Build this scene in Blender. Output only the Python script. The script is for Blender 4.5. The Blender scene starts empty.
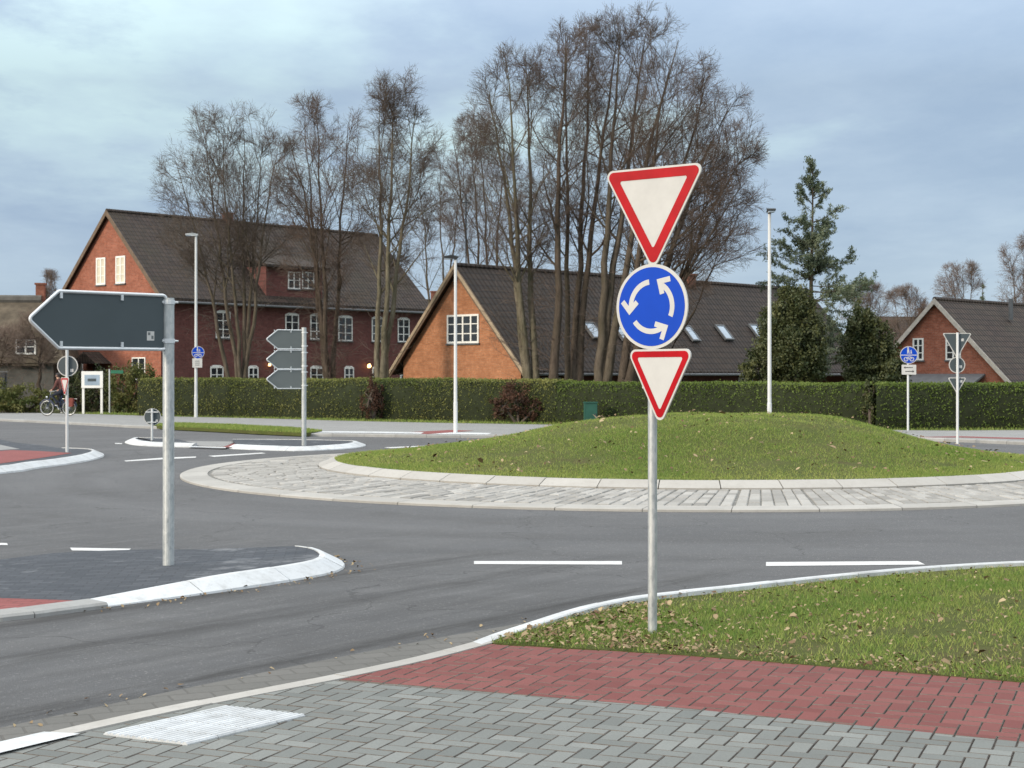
import bpy, bmesh, math, random
import numpy as np
from mathutils import Vector, Matrix

R = math.radians
random.seed(7)
SC = bpy.context.scene
COL = SC.collection
F, H, CX, HZ = 1560.0, 1.8, 512.0, 376.0          # focal length in pixels, eye height, optical axis, horizon row


def G(px, py, z=0.0):
    """ground point seen at a pixel of the survey photograph (camera at the origin, eye 1.8 m)"""
    Y = F * (H - z) / (py - HZ)
    return ((px - CX) * Y / F, Y)


# ------------------------------------------------------------------ materials
def mat(name, col, rough=0.8, var=None, bump=None, spec=0.3, metal=0.0, col2=None, emis=None):
    m = bpy.data.materials.new(name); m.use_nodes = True
    nt = m.node_tree; b = nt.nodes['Principled BSDF']
    b.inputs['Base Color'].default_value = (*col, 1)
    b.inputs['Roughness'].default_value = rough
    b.inputs['Specular IOR Level'].default_value = spec
    b.inputs['Metallic'].default_value = metal
    geo = nt.nodes.new('ShaderNodeNewGeometry')
    if var:
        sc, amt = var
        n = nt.nodes.new('ShaderNodeTexNoise'); n.inputs['Scale'].default_value = sc
        n.inputs['Detail'].default_value = 6; n.inputs['Roughness'].default_value = 0.65
        nt.links.new(geo.outputs['Position'], n.inputs['Vector'])
        r = nt.nodes.new('ShaderNodeMapRange')
        r.inputs[1].default_value = 0.3; r.inputs[2].default_value = 0.7
        nt.links.new(n.outputs['Fac'], r.inputs[0])
        mx = nt.nodes.new('ShaderNodeMix'); mx.data_type = 'RGBA'
        c2 = col2 if col2 else tuple(c * (1 - amt) for c in col)
        c1 = col if col2 else tuple(min(1, c * (1 + amt)) for c in col)
        mx.inputs[6].default_value = (*c1, 1); mx.inputs[7].default_value = (*c2, 1)
        nt.links.new(r.outputs[0], mx.inputs[0])
        nt.links.new(mx.outputs[2], b.inputs['Base Color'])
    if bump:
        sc, st = bump
        n = nt.nodes.new('ShaderNodeTexNoise'); n.inputs['Scale'].default_value = sc
        n.inputs['Detail'].default_value = 4
        nt.links.new(geo.outputs['Position'], n.inputs['Vector'])
        bp = nt.nodes.new('ShaderNodeBump'); bp.inputs['Strength'].default_value = st
        bp.inputs['Distance'].default_value = 0.01
        nt.links.new(n.outputs['Fac'], bp.inputs['Height'])
        nt.links.new(bp.outputs['Normal'], b.inputs['Normal'])
    if emis:
        b.inputs['Emission Color'].default_value = (*emis[0], 1)
        b.inputs['Emission Strength'].default_value = emis[1]
    return m


class NT:
    """small node-graph helper"""
    def __init__(s, m):
        s.t = m.node_tree if hasattr(m, 'node_tree') else m
    def n(s, kind, **kw):
        o = s.t.nodes.new(kind)
        for k, v in kw.items(): setattr(o, k, v)
        return o
    def l(s, a, b): s.t.links.new(a, b)
    def math(s, op, a, b=None, c=None, clamp=False):
        o = s.n('ShaderNodeMath', operation=op, use_clamp=clamp)
        for i, v in enumerate((a, b, c)):
            if v is None: continue
            if isinstance(v, (int, float)): o.inputs[i].default_value = v
            else: s.l(v, o.inputs[i])
        return o.outputs[0]
    def noise(s, vec, scale, detail=5, rough=0.6, w=None):
        o = s.n('ShaderNodeTexNoise')
        if w is not None:
            o.noise_dimensions = '4D'; o.inputs['W'].default_value = w
        o.inputs['Scale'].default_value = scale; o.inputs['Detail'].default_value = detail
        o.inputs['Roughness'].default_value = rough
        s.l(vec, o.inputs['Vector'])
        return o.outputs['Fac']
    def rng(s, v, a, b, c=0.0, d=1.0):
        o = s.n('ShaderNodeMapRange'); s.l(v, o.inputs[0])
        for i, x in enumerate((a, b, c, d)): o.inputs[i + 1].default_value = x
        return o.outputs[0]
    def mix(s, f, a, b, mode='MIX'):
        o = s.n('ShaderNodeMix', data_type='RGBA', blend_type=mode)
        for i, v in ((0, f), (6, a), (7, b)):
            if isinstance(v, (int, float)): o.inputs[i].default_value = v
            elif isinstance(v, tuple): o.inputs[i].default_value = (*v, 1) if len(v) == 3 else v
            else: s.l(v, o.inputs[i])
        return o.outputs[2]
    def bump(s, h, st, dist):
        o = s.n('ShaderNodeBump'); o.inputs['Strength'].default_value = st
        o.inputs['Distance'].default_value = dist; s.l(h, o.inputs['Height'])
        return o.outputs[0]


def new_mat(name, rough=0.8, spec=0.3):
    m = bpy.data.materials.new(name); m.use_nodes = True
    b = m.node_tree.nodes['Principled BSDF']
    b.inputs['Roughness'].default_value = rough; b.inputs['Specular IOR Level'].default_value = spec
    return m, NT(m), b


def asphalt_mat():
    m, t, b = new_mat('asphalt', 0.82, 0.35)
    pos = t.n('ShaderNodeNewGeometry').outputs['Position']
    sep = t.n('ShaderNodeSeparateXYZ'); t.l(pos, sep.inputs[0])
    # wear runs round the island: use (radius, angle*radius) as the texture plane
    dx = t.math('SUBTRACT', sep.outputs[0], 2.9); dy = t.math('SUBTRACT', sep.outputs[1], 29.6)
    rad = t.math('SQRT', t.math('ADD', t.math('MULTIPLY', dx, dx), t.math('MULTIPLY', dy, dy)))
    ang = t.math('ARCTAN2', dy, dx)
    cmb = t.n('ShaderNodeCombineXYZ'); t.l(rad, cmb.inputs[0]); t.l(t.math('MULTIPLY', ang, 1.6), cmb.inputs[1])
    streak = t.rng(t.noise(cmb.outputs[0], 0.9, 5, 0.6), 0.35, 0.7)
    patch = t.rng(t.noise(pos, 0.16, 5, 0.65), 0.35, 0.68)
    mid = t.rng(t.noise(pos, 2.2, 6, 0.7), 0.3, 0.75)
    grain = t.rng(t.noise(pos, 110, 3, 0.8), 0.3, 0.7)
    stone = t.n('ShaderNodeTexVoronoi'); stone.inputs['Scale'].default_value = 80; t.l(pos, stone.inputs['Vector'])
    c = t.mix(patch, (0.155, 0.157, 0.162), (0.112, 0.114, 0.118))
    c = t.mix(t.math('MULTIPLY', streak, 0.75), c, (0.080, 0.080, 0.082))
    c = t.mix(t.math('MULTIPLY', mid, 0.25), c, (0.19, 0.186, 0.178))
    c = t.mix(t.math('MULTIPLY', grain, 0.72), c, (0.036, 0.036, 0.038))
    lite = t.math('GREATER_THAN', stone.outputs['Color'], 0.86)
    c = t.mix(t.math('MULTIPLY', lite, 0.3), c, (0.34, 0.335, 0.32))
    # soiled and tracked band along the splitter island and left lane
    blot = t.rng(t.noise(pos, 0.8, 6, 0.7, 3.0), 0.55, 0.72)
    c = t.mix(t.math('MULTIPLY', blot, 0.5), c, (0.062, 0.06, 0.058))
    # tyre tracks and soiled seams running along the entry lane
    vv = t.math('ADD', t.math('MULTIPLY', sep.outputs[0], -0.8), t.math('MULTIPLY', sep.outputs[1], 0.6))
    uu = t.math('ADD', t.math('MULTIPLY', sep.outputs[0], 0.6), t.math('MULTIPLY', sep.outputs[1], 0.8))
    lane = t.n('ShaderNodeCombineXYZ'); t.l(t.math('MULTIPLY', vv, 3.0), lane.inputs[0]); t.l(t.math('MULTIPLY', uu, 0.35), lane.inputs[1])
    ls = t.noise(lane.outputs[0], 1.0, 7, 0.68); near = t.rng(uu, 14.0, 11.0)
    c = t.mix(t.math('MULTIPLY', t.math('MULTIPLY', t.rng(ls, 0.42, 0.66), near), 0.45), c, (0.058, 0.058, 0.059))
    c = t.mix(t.math('MULTIPLY', t.math('MULTIPLY', t.rng(ls, 0.5, 0.33), near), 0.2), c, (0.17, 0.168, 0.163))
    brk = t.rng(t.noise(lane.outputs[0], 2.2, 7, 0.75, 6.0), 0.36, 0.56)
    for v0, wd, am in ((7.05, 0.18, 0.85), (8.5, 0.2, 0.65), (9.7, 0.22, 0.8), (7.8, 0.3, 0.2)):
        dd = t.math('DIVIDE', t.math('SUBTRACT', t.math('ADD', vv, t.math('MULTIPLY', t.noise(pos, 0.9, 4, 0.6, 8.0), 0.35)), v0 + 0.17), wd)
        band = t.math('POWER', 2.718, t.math('MULTIPLY', t.math('MULTIPLY', dd, dd), -1.0))
        c = t.mix(t.math('MULTIPLY', t.math('MULTIPLY', t.math('MULTIPLY', band, brk), near), am), c, (0.032, 0.031, 0.030))
    # fine cracks
    cr = t.n('ShaderNodeTexVoronoi', feature='DISTANCE_TO_EDGE'); cr.inputs['Scale'].default_value = 0.33
    wob = t.n('ShaderNodeVectorMath', operation='ADD'); nz = t.n('ShaderNodeTexNoise'); nz.inputs['Scale'].default_value = 1.5; nz.inputs['Detail'].default_value = 6
    t.l(pos, nz.inputs['Vector']); t.l(pos, wob.inputs[0]); t.l(nz.outputs['Color'], wob.inputs[1]); t.l(wob.outputs[0], cr.inputs['Vector'])
    c = t.mix(t.math('MULTIPLY', t.math('MULTIPLY', t.math('LESS_THAN', cr.outputs['Distance'], 0.004), brk), 0.6), c, (0.03, 0.03, 0.03))
    t.l(c, b.inputs['Base Color'])
    h = t.math('ADD', grain, t.math('MULTIPLY', stone.outputs['Distance'], 0.8))
    t.l(t.bump(h, 0.55, 0.006), b.inputs['Normal'])
    return m


def paver_sheet_mat(name, c1, c2, cm, bw, bh, rot=0.0, uvw=False, stain=None):
    """sheet of pavers from a brick texture"""
    m, t, b = new_mat(name, 0.85, 0.25)
    pos = t.n('ShaderNodeUVMap').outputs[0] if uvw else t.n('ShaderNodeNewGeometry').outputs['Position']
    mp = t.n('ShaderNodeMapping'); mp.inputs['Rotation'].default_value = (0, 0, rot); t.l(pos, mp.inputs[0])
    br = t.n('ShaderNodeTexBrick'); t.l(mp.outputs[0], br.inputs['Vector'])
    br.inputs['Scale'].default_value = 1; br.inputs['Brick Width'].default_value = bw
    br.inputs['Row Height'].default_value = bh; br.inputs['Mortar Size'].default_value = min(bw, bh) * 0.05
    br.inputs['Mortar Smooth'].default_value = 0.3
    br.inputs['Color1'].default_value = (*c1, 1); br.inputs['Color2'].default_value = (*c2, 1)
    br.inputs['Mortar'].default_value = (*cm, 1); br.inputs['Bias'].default_value = 0
    v = t.rng(t.noise(pos, 0.7, 6, 0.7), 0.3, 0.7)
    c = t.mix(t.math('MULTIPLY', v, 0.35), br.outputs['Color'], tuple(x * 0.55 for x in c1))
    v3 = t.rng(t.noise(pos, 35, 3, 0.7), 0.3, 0.7)
    c = t.mix(t.math('MULTIPLY', v3, 0.3), c, tuple(x * 0.6 for x in c1))
    if stain:
        v2 = t.rng(t.noise(pos, stain[1], 5, 0.7, 5.0), 0.56, 0.68)
        c = t.mix(t.math('MULTIPLY', v2, stain[2]), c, stain[0])
    t.l(c, b.inputs['Base Color'])
    t.l(t.bump(t.math('SUBTRACT', t.math('MULTIPLY', v3, 0.3), br.outputs['Fac']), 0.6, 0.008), b.inputs['Normal'])
    return m


def tint_mat(name, c1, c2, rough=0.85, grime=None, grain=60, gamt=0.35, spec=0.25, transl=0.0):
    """colour from a per-piece random 'tint' attribute plus grain"""
    m, t, b = new_mat(name, rough, spec)
    at = t.n('ShaderNodeAttribute', attribute_name='tint')
    pos = t.n('ShaderNodeNewGeometry').outputs['Position']
    c = t.mix(at.outputs['Fac'], c1, c2)
    g = t.rng(t.noise(pos, grain, 4, 0.75), 0.3, 0.7)
    c = t.mix(t.math('MULTIPLY', g, gamt), c, tuple(x * 0.5 for x in c1))
    if grime:
        v = t.rng(t.noise(pos, grime[1], 6, 0.7), 0.45, 0.75)
        c = t.mix(t.math('MULTIPLY', v, grime[2]), c, grime[0])
    t.l(c, b.inputs['Base Color'])
    if transl:
        tr = t.n('ShaderNodeBsdfTranslucent'); t.l(c, tr.inputs[0])
        ms = t.n('ShaderNodeMixShader'); ms.inputs[0].default_value = transl
        t.l(b.outputs[0], ms.inputs[1]); t.l(tr.outputs[0], ms.inputs[2])
        t.l(ms.outputs[0], m.node_tree.nodes['Material Output'].inputs[0])
    elif gamt:
        t.l(t.bump(g, 0.35, 0.003), b.inputs['Normal'])
    return m


def brick_mat(name, c1, c2, cm):
    m, t, b = new_mat(name, 0.85, 0.2)
    uv = t.n('ShaderNodeUVMap').outputs[0]
    br = t.n('ShaderNodeTexBrick'); t.l(uv, br.inputs['Vector'])
    br.inputs['Scale'].default_value = 1; br.inputs['Brick Width'].default_value = 0.25
    br.inputs['Row Height'].default_value = 0.083; br.inputs['Mortar Size'].default_value = 0.008
    br.inputs['Color1'].default_value = (*c1, 1); br.inputs['Color2'].default_value = (*c2, 1)
    br.inputs['Mortar'].default_value = (*cm, 1)
    v = t.rng(t.noise(uv, 0.9, 6, 0.7), 0.32, 0.7)
    c = t.mix(t.math('MULTIPLY', v, 0.55), br.outputs['Color'], tuple(x * 0.45 for x in c1))
    v4 = t.rng(t.noise(uv, 4, 6, 0.85, 7.0), 0.38, 0.62); c = t.mix(t.math('MULTIPLY', v4, 0.55), c, tuple(x * 0.42 for x in c1))
    mpc = t.n('ShaderNodeMapping'); mpc.inputs['Scale'].default_value = (1.1, 6.0, 1); t.l(uv, mpc.inputs[0])
    v5 = t.rng(t.noise(mpc.outputs[0], 1.6, 6, 0.8, 3.0), 0.5, 0.68); c = t.mix(t.math('MULTIPLY', v5, 0.6), c, tuple(x * 0.3 for x in c1))
    v2 = t.rng(t.noise(uv, 5, 6, 0.8), 0.5, 0.75)
    c = t.mix(t.math('MULTIPLY', v2, 0.35), c, tuple(min(1, x * 1.5) for x in c2))
    t.l(c, b.inputs['Base Color'])
    t.l(t.bump(br.outputs['Fac'], -0.5, 0.01), b.inputs['Normal'])
    return m


def roof_mat(name, c1, c2, moss, tw=0.28, th=0.36, mossamt=0.5):
    m, t, b = new_mat(name, 0.75, 0.3)
    uv = t.n('ShaderNodeUVMap').outputs[0]
    br = t.n('ShaderNodeTexBrick'); t.l(uv, br.inputs['Vector'])
    br.offset = 0.0
    br.inputs['Scale'].default_value = 1; br.inputs['Brick Width'].default_value = tw
    br.inputs['Row Height'].default_value = th; br.inputs['Mortar Size'].default_value = 0.022
    br.inputs['Mortar Smooth'].default_value = 0.6
    br.inputs['Color1'].default_value = (*c1, 1); br.inputs['Color2'].default_value = (*c2, 1)
    br.inputs['Mortar'].default_value = tuple(x * 0.35 for x in c1) + (1,)
    v = t.rng(t.noise(uv, 0.35, 6, 0.72), 0.42, 0.68)
    c = t.mix(t.math('MULTIPLY', v, mossamt), br.outputs['Color'], moss)
    v2 = t.rng(t.noise(uv, 2.5, 6, 0.8, 2.0), 0.58, 0.72)
    c = t.mix(t.math('MULTIPLY', v2, 0.35), c, tuple(min(1, x * 2.2) for x in c2))
    t.l(c, b.inputs['Base Color'])
    sep = t.n('ShaderNodeSeparateXYZ'); t.l(uv, sep.inputs[0])
    wave = t.math('SINE', t.math('MULTIPLY', sep.outputs[0], 2 * math.pi / tw))
    lap = t.math('FRACT', t.math('DIVIDE', sep.outputs[1], th))
    c = t.mix(t.math('MULTIPLY', t.math('LESS_THAN', lap, 0.16), 0.55), c, tuple(x * 0.3 for x in c1)); t.l(c, b.inputs['Base Color'])
    h = t.math('ADD', t.math('MULTIPLY', wave, 0.5), t.math('SUBTRACT', 1.0, lap))
    t.l(t.bump(h, 0.9, 0.05), b.inputs['Normal'])
    return m


def bark_mat(name, c1, c2):
    m, t, b = new_mat(name, 0.9, 0.15)
    tc = t.n('ShaderNodeTexCoord').outputs['Object']
    mp = t.n('ShaderNodeMapping'); mp.inputs['Scale'].default_value = (1, 1, 0.3); t.l(tc, mp.inputs[0])
    a = t.rng(t.noise(mp.outputs[0], 6, 6, 0.7), 0.35, 0.68)
    g = t.rng(t.noise(tc, 0.6, 4, 0.6), 0.4, 0.65)
    c = t.mix(a, c1, c2)
    c = t.mix(t.math('MULTIPLY', g, 0.4), c, (c1[0] * 0.75, c1[1] * 0.95, c1[2] * 0.6))
    t.l(c, b.inputs['Base Color'])
    t.l(t.bump(a, 0.6, 0.03), b.inputs['Normal'])
    return m


def galv_mat():
    m, t, b = new_mat('galvanised_steel', 0.5, 0.5)
    b.inputs['Metallic'].default_value = 0.55
    pos = t.n('ShaderNodeTexCoord').outputs['Object']
    mp = t.n('ShaderNodeMapping'); mp.inputs['Scale'].default_value = (1, 1, 0.45); t.l(pos, mp.inputs[0])
    v = t.n('ShaderNodeTexVoronoi'); v.inputs['Scale'].default_value = 55; t.l(mp.outputs[0], v.inputs['Vector'])
    n = t.rng(t.noise(mp.outputs[0], 16, 5, 0.7), 0.35, 0.66)
    c = t.mix(v.outputs['Color'], (0.30, 0.33, 0.34), (0.46, 0.48, 0.48))
    c = t.mix(t.math('MULTIPLY', n, 0.55), c, (0.62, 0.63, 0.61))
    t.l(c, b.inputs['Base Color'])
    t.l(t.rng(n, 0, 1, 0.4, 0.65), b.inputs['Roughness'])
    return m


def kerb_mat(name, base, grime, amt=0.6):
    m, t, b = new_mat(name, 0.75, 0.3)
    pos = t.n('ShaderNodeNewGeometry').outputs['Position']
    a = t.rng(t.noise(pos, 2.0, 7, 0.72), 0.45, 0.75)
    a2 = t.rng(t.noise(pos, 14, 6, 0.75), 0.5, 0.75)
    a3 = t.rng(t.noise(pos, 90, 3, 0.7), 0.3, 0.7)
    at = t.n('ShaderNodeAttribute', attribute_name='tint')
    c = t.mix(at.outputs['Fac'], base, tuple(x * 0.82 for x in base))
    c = t.mix(t.math('MULTIPLY', a, amt), c, grime)
    c = t.mix(t.math('MULTIPLY', a2, amt * 0.6), c, tuple(x * 0.7 for x in grime))
    c = t.mix(t.math('MULTIPLY', a3, 0.15), c, grime)
    t.l(c, b.inputs['Base Color'])
    t.l(t.bump(a3, 0.2, 0.003), b.inputs['Normal'])
    return m


def paint_mark_mat():
    m, t, b = new_mat('road_paint', 0.7, 0.3)
    pos = t.n('ShaderNodeNewGeometry').outputs['Position']
    a = t.rng(t.noise(pos, 9, 7, 0.8), 0.55, 0.72)
    g = t.rng(t.noise(pos, 100, 3, 0.7), 0.4, 0.7)
    c = t.mix(t.math('MULTIPLY', a, 0.6), (0.56, 0.56, 0.55), (0.2, 0.2, 0.2))
    c = t.mix(t.math('MULTIPLY', g, 0.25), c, (0.3, 0.3, 0.3))
    t.l(c, b.inputs['Base Color'])
    return m


def ground_grass_mat(name, c1, c2, c3):
    m, t, b = new_mat(name, 0.95, 0.1)
    pos = t.n('ShaderNodeNewGeometry').outputs['Position']
    a = t.rng(t.noise(pos, 1.1, 6, 0.7), 0.35, 0.65)
    f = t.rng(t.noise(pos, 18, 5, 0.75), 0.3, 0.7)
    d = t.rng(t.noise(pos, 0.55, 6, 0.7, 9.0), 0.56, 0.68)
    c = t.mix(a, c1, c2)
    c = t.mix(t.math('MULTIPLY', f, 0.6), c, tuple(x * 0.5 for x in c1))
    c = t.mix(t.math('MULTIPLY', d, 0.8), c, c3)
    t.l(c, b.inputs['Base Color'])
    t.l(t.bump(f, 0.8, 0.03), b.inputs['Normal'])
    return m


M = {}
M['asphalt'] = asphalt_mat()
M['paint'] = paint_mark_mat()
M['kerb_white'] = kerb_mat('kerb_white', (0.60, 0.62, 0.63), (0.27, 0.265, 0.25), 0.62)
M['kerb_pale'] = kerb_mat('kerb_pale', (0.42, 0.405, 0.375), (0.27, 0.25, 0.22), 0.55)
M['kerb_grey'] = kerb_mat('kerb_grey', (0.34, 0.34, 0.33), (0.2, 0.19, 0.17), 0.6)
M['gutter'] = paver_sheet_mat('gutter', (0.135, 0.132, 0.122), (0.158, 0.153, 0.142), (0.115, 0.11, 0.10), 0.24, 0.16, R(-24))
M['dark_paver'] = paver_sheet_mat('dark_paver', (0.056, 0.063, 0.074), (0.088, 0.095, 0.108), (0.048, 0.05, 0.055), 0.2, 0.1, R(-6),
                                  stain=((0.30, 0.31, 0.32), 1.0, 0.55))
M['far_paver'] = paver_sheet_mat('far_paver', (0.27, 0.27, 0.265), (0.31, 0.31, 0.30), (0.17, 0.17, 0.16), 0.2, 0.1, R(10))
M['red_sheet'] = paver_sheet_mat('red_sheet', (0.24, 0.075, 0.07), (0.28, 0.09, 0.085), (0.1, 0.05, 0.045), 0.2, 0.1, R(10))
M['grey_paver'] = tint_mat('grey_paver', (0.145, 0.155, 0.147), (0.225, 0.235, 0.222), 0.85, ((0.13, 0.13, 0.12), 1.2, 0.45), 70, 0.3)
M['red_paver'] = tint_mat('red_paver', (0.155, 0.048, 0.043), (0.215, 0.076, 0.068), 0.85, ((0.12, 0.052, 0.045), 1.2, 0.4), 70, 0.25)
M['joint_sand'] = mat('joint_sand', (0.125, 0.11, 0.097), 0.95, (20, 0.4))
M['cobble'] = tint_mat('cobble', (0.24, 0.23, 0.212), (0.44, 0.425, 0.395), 0.8, ((0.2, 0.19, 0.17), 1.5, 0.4), 25, 0.35)
M['apron_concrete'] = kerb_mat('apron_concrete', (0.40, 0.385, 0.355), (0.24, 0.225, 0.2), 0.5)
M['mortar'] = mat('mortar', (0.17, 0.165, 0.15), 0.95, (12, 0.4))
M['turf'] = ground_grass_mat('turf', (0.10, 0.125, 0.034), (0.13, 0.13, 0.05), (0.095, 0.07, 0.04))
M['field'] = ground_grass_mat('field', (0.07, 0.085, 0.03), (0.09, 0.09, 0.035), (0.06, 0.05, 0.03))
M['blade'] = tint_mat('blade', (0.125, 0.215, 0.042), (0.37, 0.385, 0.115), 0.7, None, 3, 0.0, 0.2, 0.3)
M['leaf_litter'] = tint_mat('leaf_litter', (0.11, 0.06, 0.03), (0.43, 0.34, 0.20), 0.85, None, 80, 0.25)
M['galv'] = galv_mat()
M['lamp_grey'] = mat('lamp_grey', (0.52, 0.54, 0.54), 0.5, (3, 0.08), None, 0.4)
M['lamp_white'] = mat('lamp_white', (0.60, 0.61, 0.605), 0.5, (3, 0.06), None, 0.4)
M['lamp_dark'] = mat('lamp_dark', (0.05, 0.052, 0.055), 0.5)
M['alu'] = mat('alu', (0.62, 0.64, 0.65), 0.42, (8, 0.08), None, 0.5, 0.4)
M['sign_white'] = mat('sign_white', (0.50, 0.495, 0.475), 0.5, (5, 0.07), None, 0.15)
M['sign_red'] = mat('sign_red', (0.36, 0.005, 0.010), 0.42, (4, 0.2), None, 0.15)
M['sign_blue'] = mat('sign_blue', (0.002, 0.05, 0.40), 0.5, (2, 0.08), None, 0.15)
M['sign_back'] = mat('sign_back', (0.060, 0.077, 0.084), 0.55, (1.5, 0.08), None, 0.35)
M['sign_back_grey'] = mat('sign_back_grey', (0.135, 0.15, 0.148), 0.55, (1.5, 0.08), None, 0.35)
M['black'] = mat('black', (0.015, 0.015, 0.016), 0.6)
M['green_plate'] = mat('green_plate', (0.04, 0.17, 0.10), 0.5)
M['cabinet'] = mat('cabinet', (0.022, 0.085, 0.062), 0.6, (4, 0.15))
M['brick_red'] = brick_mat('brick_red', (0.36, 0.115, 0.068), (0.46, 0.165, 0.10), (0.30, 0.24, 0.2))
M['brick_dark_shaded'] = brick_mat('brick_dark_shaded', (0.17, 0.062, 0.056), (0.21, 0.078, 0.066), (0.15, 0.115, 0.1))  # house brick, long walls' shade put in its colour; also distant houses' brick
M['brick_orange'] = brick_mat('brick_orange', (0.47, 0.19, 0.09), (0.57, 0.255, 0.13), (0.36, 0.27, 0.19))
M['roof_brown'] = roof_mat('roof_brown', (0.029, 0.0195, 0.016), (0.052, 0.035, 0.027), (0.04, 0.033, 0.018), mossamt=0.7)
M['roof_dark'] = roof_mat('roof_dark', (0.024, 0.0165, 0.013), (0.044, 0.030, 0.023), (0.032, 0.022, 0.012), 0.3, 0.4, 0.5)
M['roof_right'] = roof_mat('roof_right', (0.034, 0.0215, 0.0165), (0.06, 0.038, 0.028), (0.06, 0.055, 0.035), 0.3, 0.4, 0.4)
M['thatch'] = mat('thatch', (0.095, 0.077, 0.055), 0.95, (1.6, 0.4), (9, 0.8))
M['plaster_dark'] = mat('plaster_dark', (0.10, 0.095, 0.085), 0.9, (2, 0.3))
M['frame_white'] = mat('frame_white', (0.78, 0.77, 0.73), 0.5, (3, 0.05))
M['glass_dark'] = mat('glass_dark', (0.02, 0.024, 0.028), 0.08, (1.2, 0.5), None, 0.6)
M['glass_curtain'] = mat('glass_curtain', (0.62, 0.57, 0.44), 0.35, (3, 0.12), None, 0.5)
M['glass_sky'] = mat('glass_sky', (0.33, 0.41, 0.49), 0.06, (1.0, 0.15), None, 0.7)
M['wood_brown'] = mat('wood_brown', (0.14, 0.10, 0.07), 0.8, (4, 0.3))
M['wood_pale'] = mat('wood_pale', (0.34, 0.27, 0.19), 0.8, (4, 0.25))
M['wood_fence'] = mat('wood_fence', (0.055, 0.06, 0.065), 0.85, (5, 0.3))
M['verge_white'] = mat('verge_white', (0.46, 0.42, 0.37), 0.7, (3, 0.2))
M['chimney'] = brick_mat('chimney_brick', (0.30, 0.11, 0.07), (0.36, 0.15, 0.1), (0.2, 0.16, 0.14))
M['lead'] = mat('lead', (0.12, 0.125, 0.13), 0.6, (3, 0.2))
M['lamp_lit'] = mat('lamp_lit', (0.9, 0.7, 0.4), 0.5, emis=((1.0, 0.62, 0.22), 5.0))
M['bark_grey'] = bark_mat('bark_grey', (0.075, 0.06, 0.046), (0.155, 0.128, 0.10))
M['bark_brown'] = bark_mat('bark_brown', (0.055, 0.042, 0.033), (0.125, 0.096, 0.075))
M['bark_pale'] = bark_mat('bark_pale', (0.095, 0.08, 0.056), (0.215, 0.187, 0.135))
M['twig'] = mat('twig', (0.105, 0.082, 0.067), 0.9, (2, 0.3))
M['twig_red'] = mat('twig_red', (0.112, 0.081, 0.064), 0.9, (2, 0.3))
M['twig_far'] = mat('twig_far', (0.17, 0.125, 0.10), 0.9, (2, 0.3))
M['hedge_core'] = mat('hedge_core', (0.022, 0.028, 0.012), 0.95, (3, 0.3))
M['hedge_leaf_a'] = tint_mat('hedge_leaf_a', (0.10, 0.13, 0.028), (0.25, 0.235, 0.075), 0.6, None, 3, 0, 0.25, 0.25)
M['hedge_leaf_b'] = tint_mat('hedge_leaf_b', (0.085, 0.13, 0.023), (0.145, 0.19, 0.042), 0.6, None, 3, 0, 0.25, 0.25)
M['shrub_leaf'] = tint_mat('shrub_leaf', (0.036, 0.052, 0.021), (0.125, 0.13, 0.05), 0.5, None, 3, 0, 0.3, 0.2)
M['bush_leaf'] = tint_mat('bush_leaf', (0.06, 0.085, 0.022), (0.16, 0.15, 0.05), 0.6, None, 3, 0, 0.25, 0.25)
M['needle'] = tint_mat('needle', (0.075, 0.105, 0.062), (0.20, 0.23, 0.15), 0.6, None, 3, 0, 0.25, 0.2)
M['brown_leaf'] = tint_mat('brown_leaf', (0.045, 0.025, 0.018), (0.115, 0.058, 0.036), 0.8, None, 3, 0, 0.2, 0.15)
M['jacket'] = mat('jacket', (0.11, 0.042, 0.035), 0.85, (8, 0.2))
M['trousers'] = mat('trousers', (0.018, 0.022, 0.035), 0.85, (8, 0.2))
M['skin'] = mat('skin', (0.50, 0.30, 0.22), 0.6)
M['shoe'] = mat('shoe', (0.02, 0.018, 0.017), 0.6)
M['hair'] = mat('hair', (0.03, 0.025, 0.025), 0.7)
M['rubber'] = mat('rubber', (0.10, 0.095, 0.085), 0.8)
M['chrome'] = mat('chrome', (0.6, 0.62, 0.63), 0.3, None, None, 0.5, 0.6)
M['bike_blue'] = mat('bike_blue', (0.025, 0.04, 0.09), 0.4)
M['bag_red'] = mat('bag_red', (0.17, 0.04, 0.03), 0.7, (10, 0.2))


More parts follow.
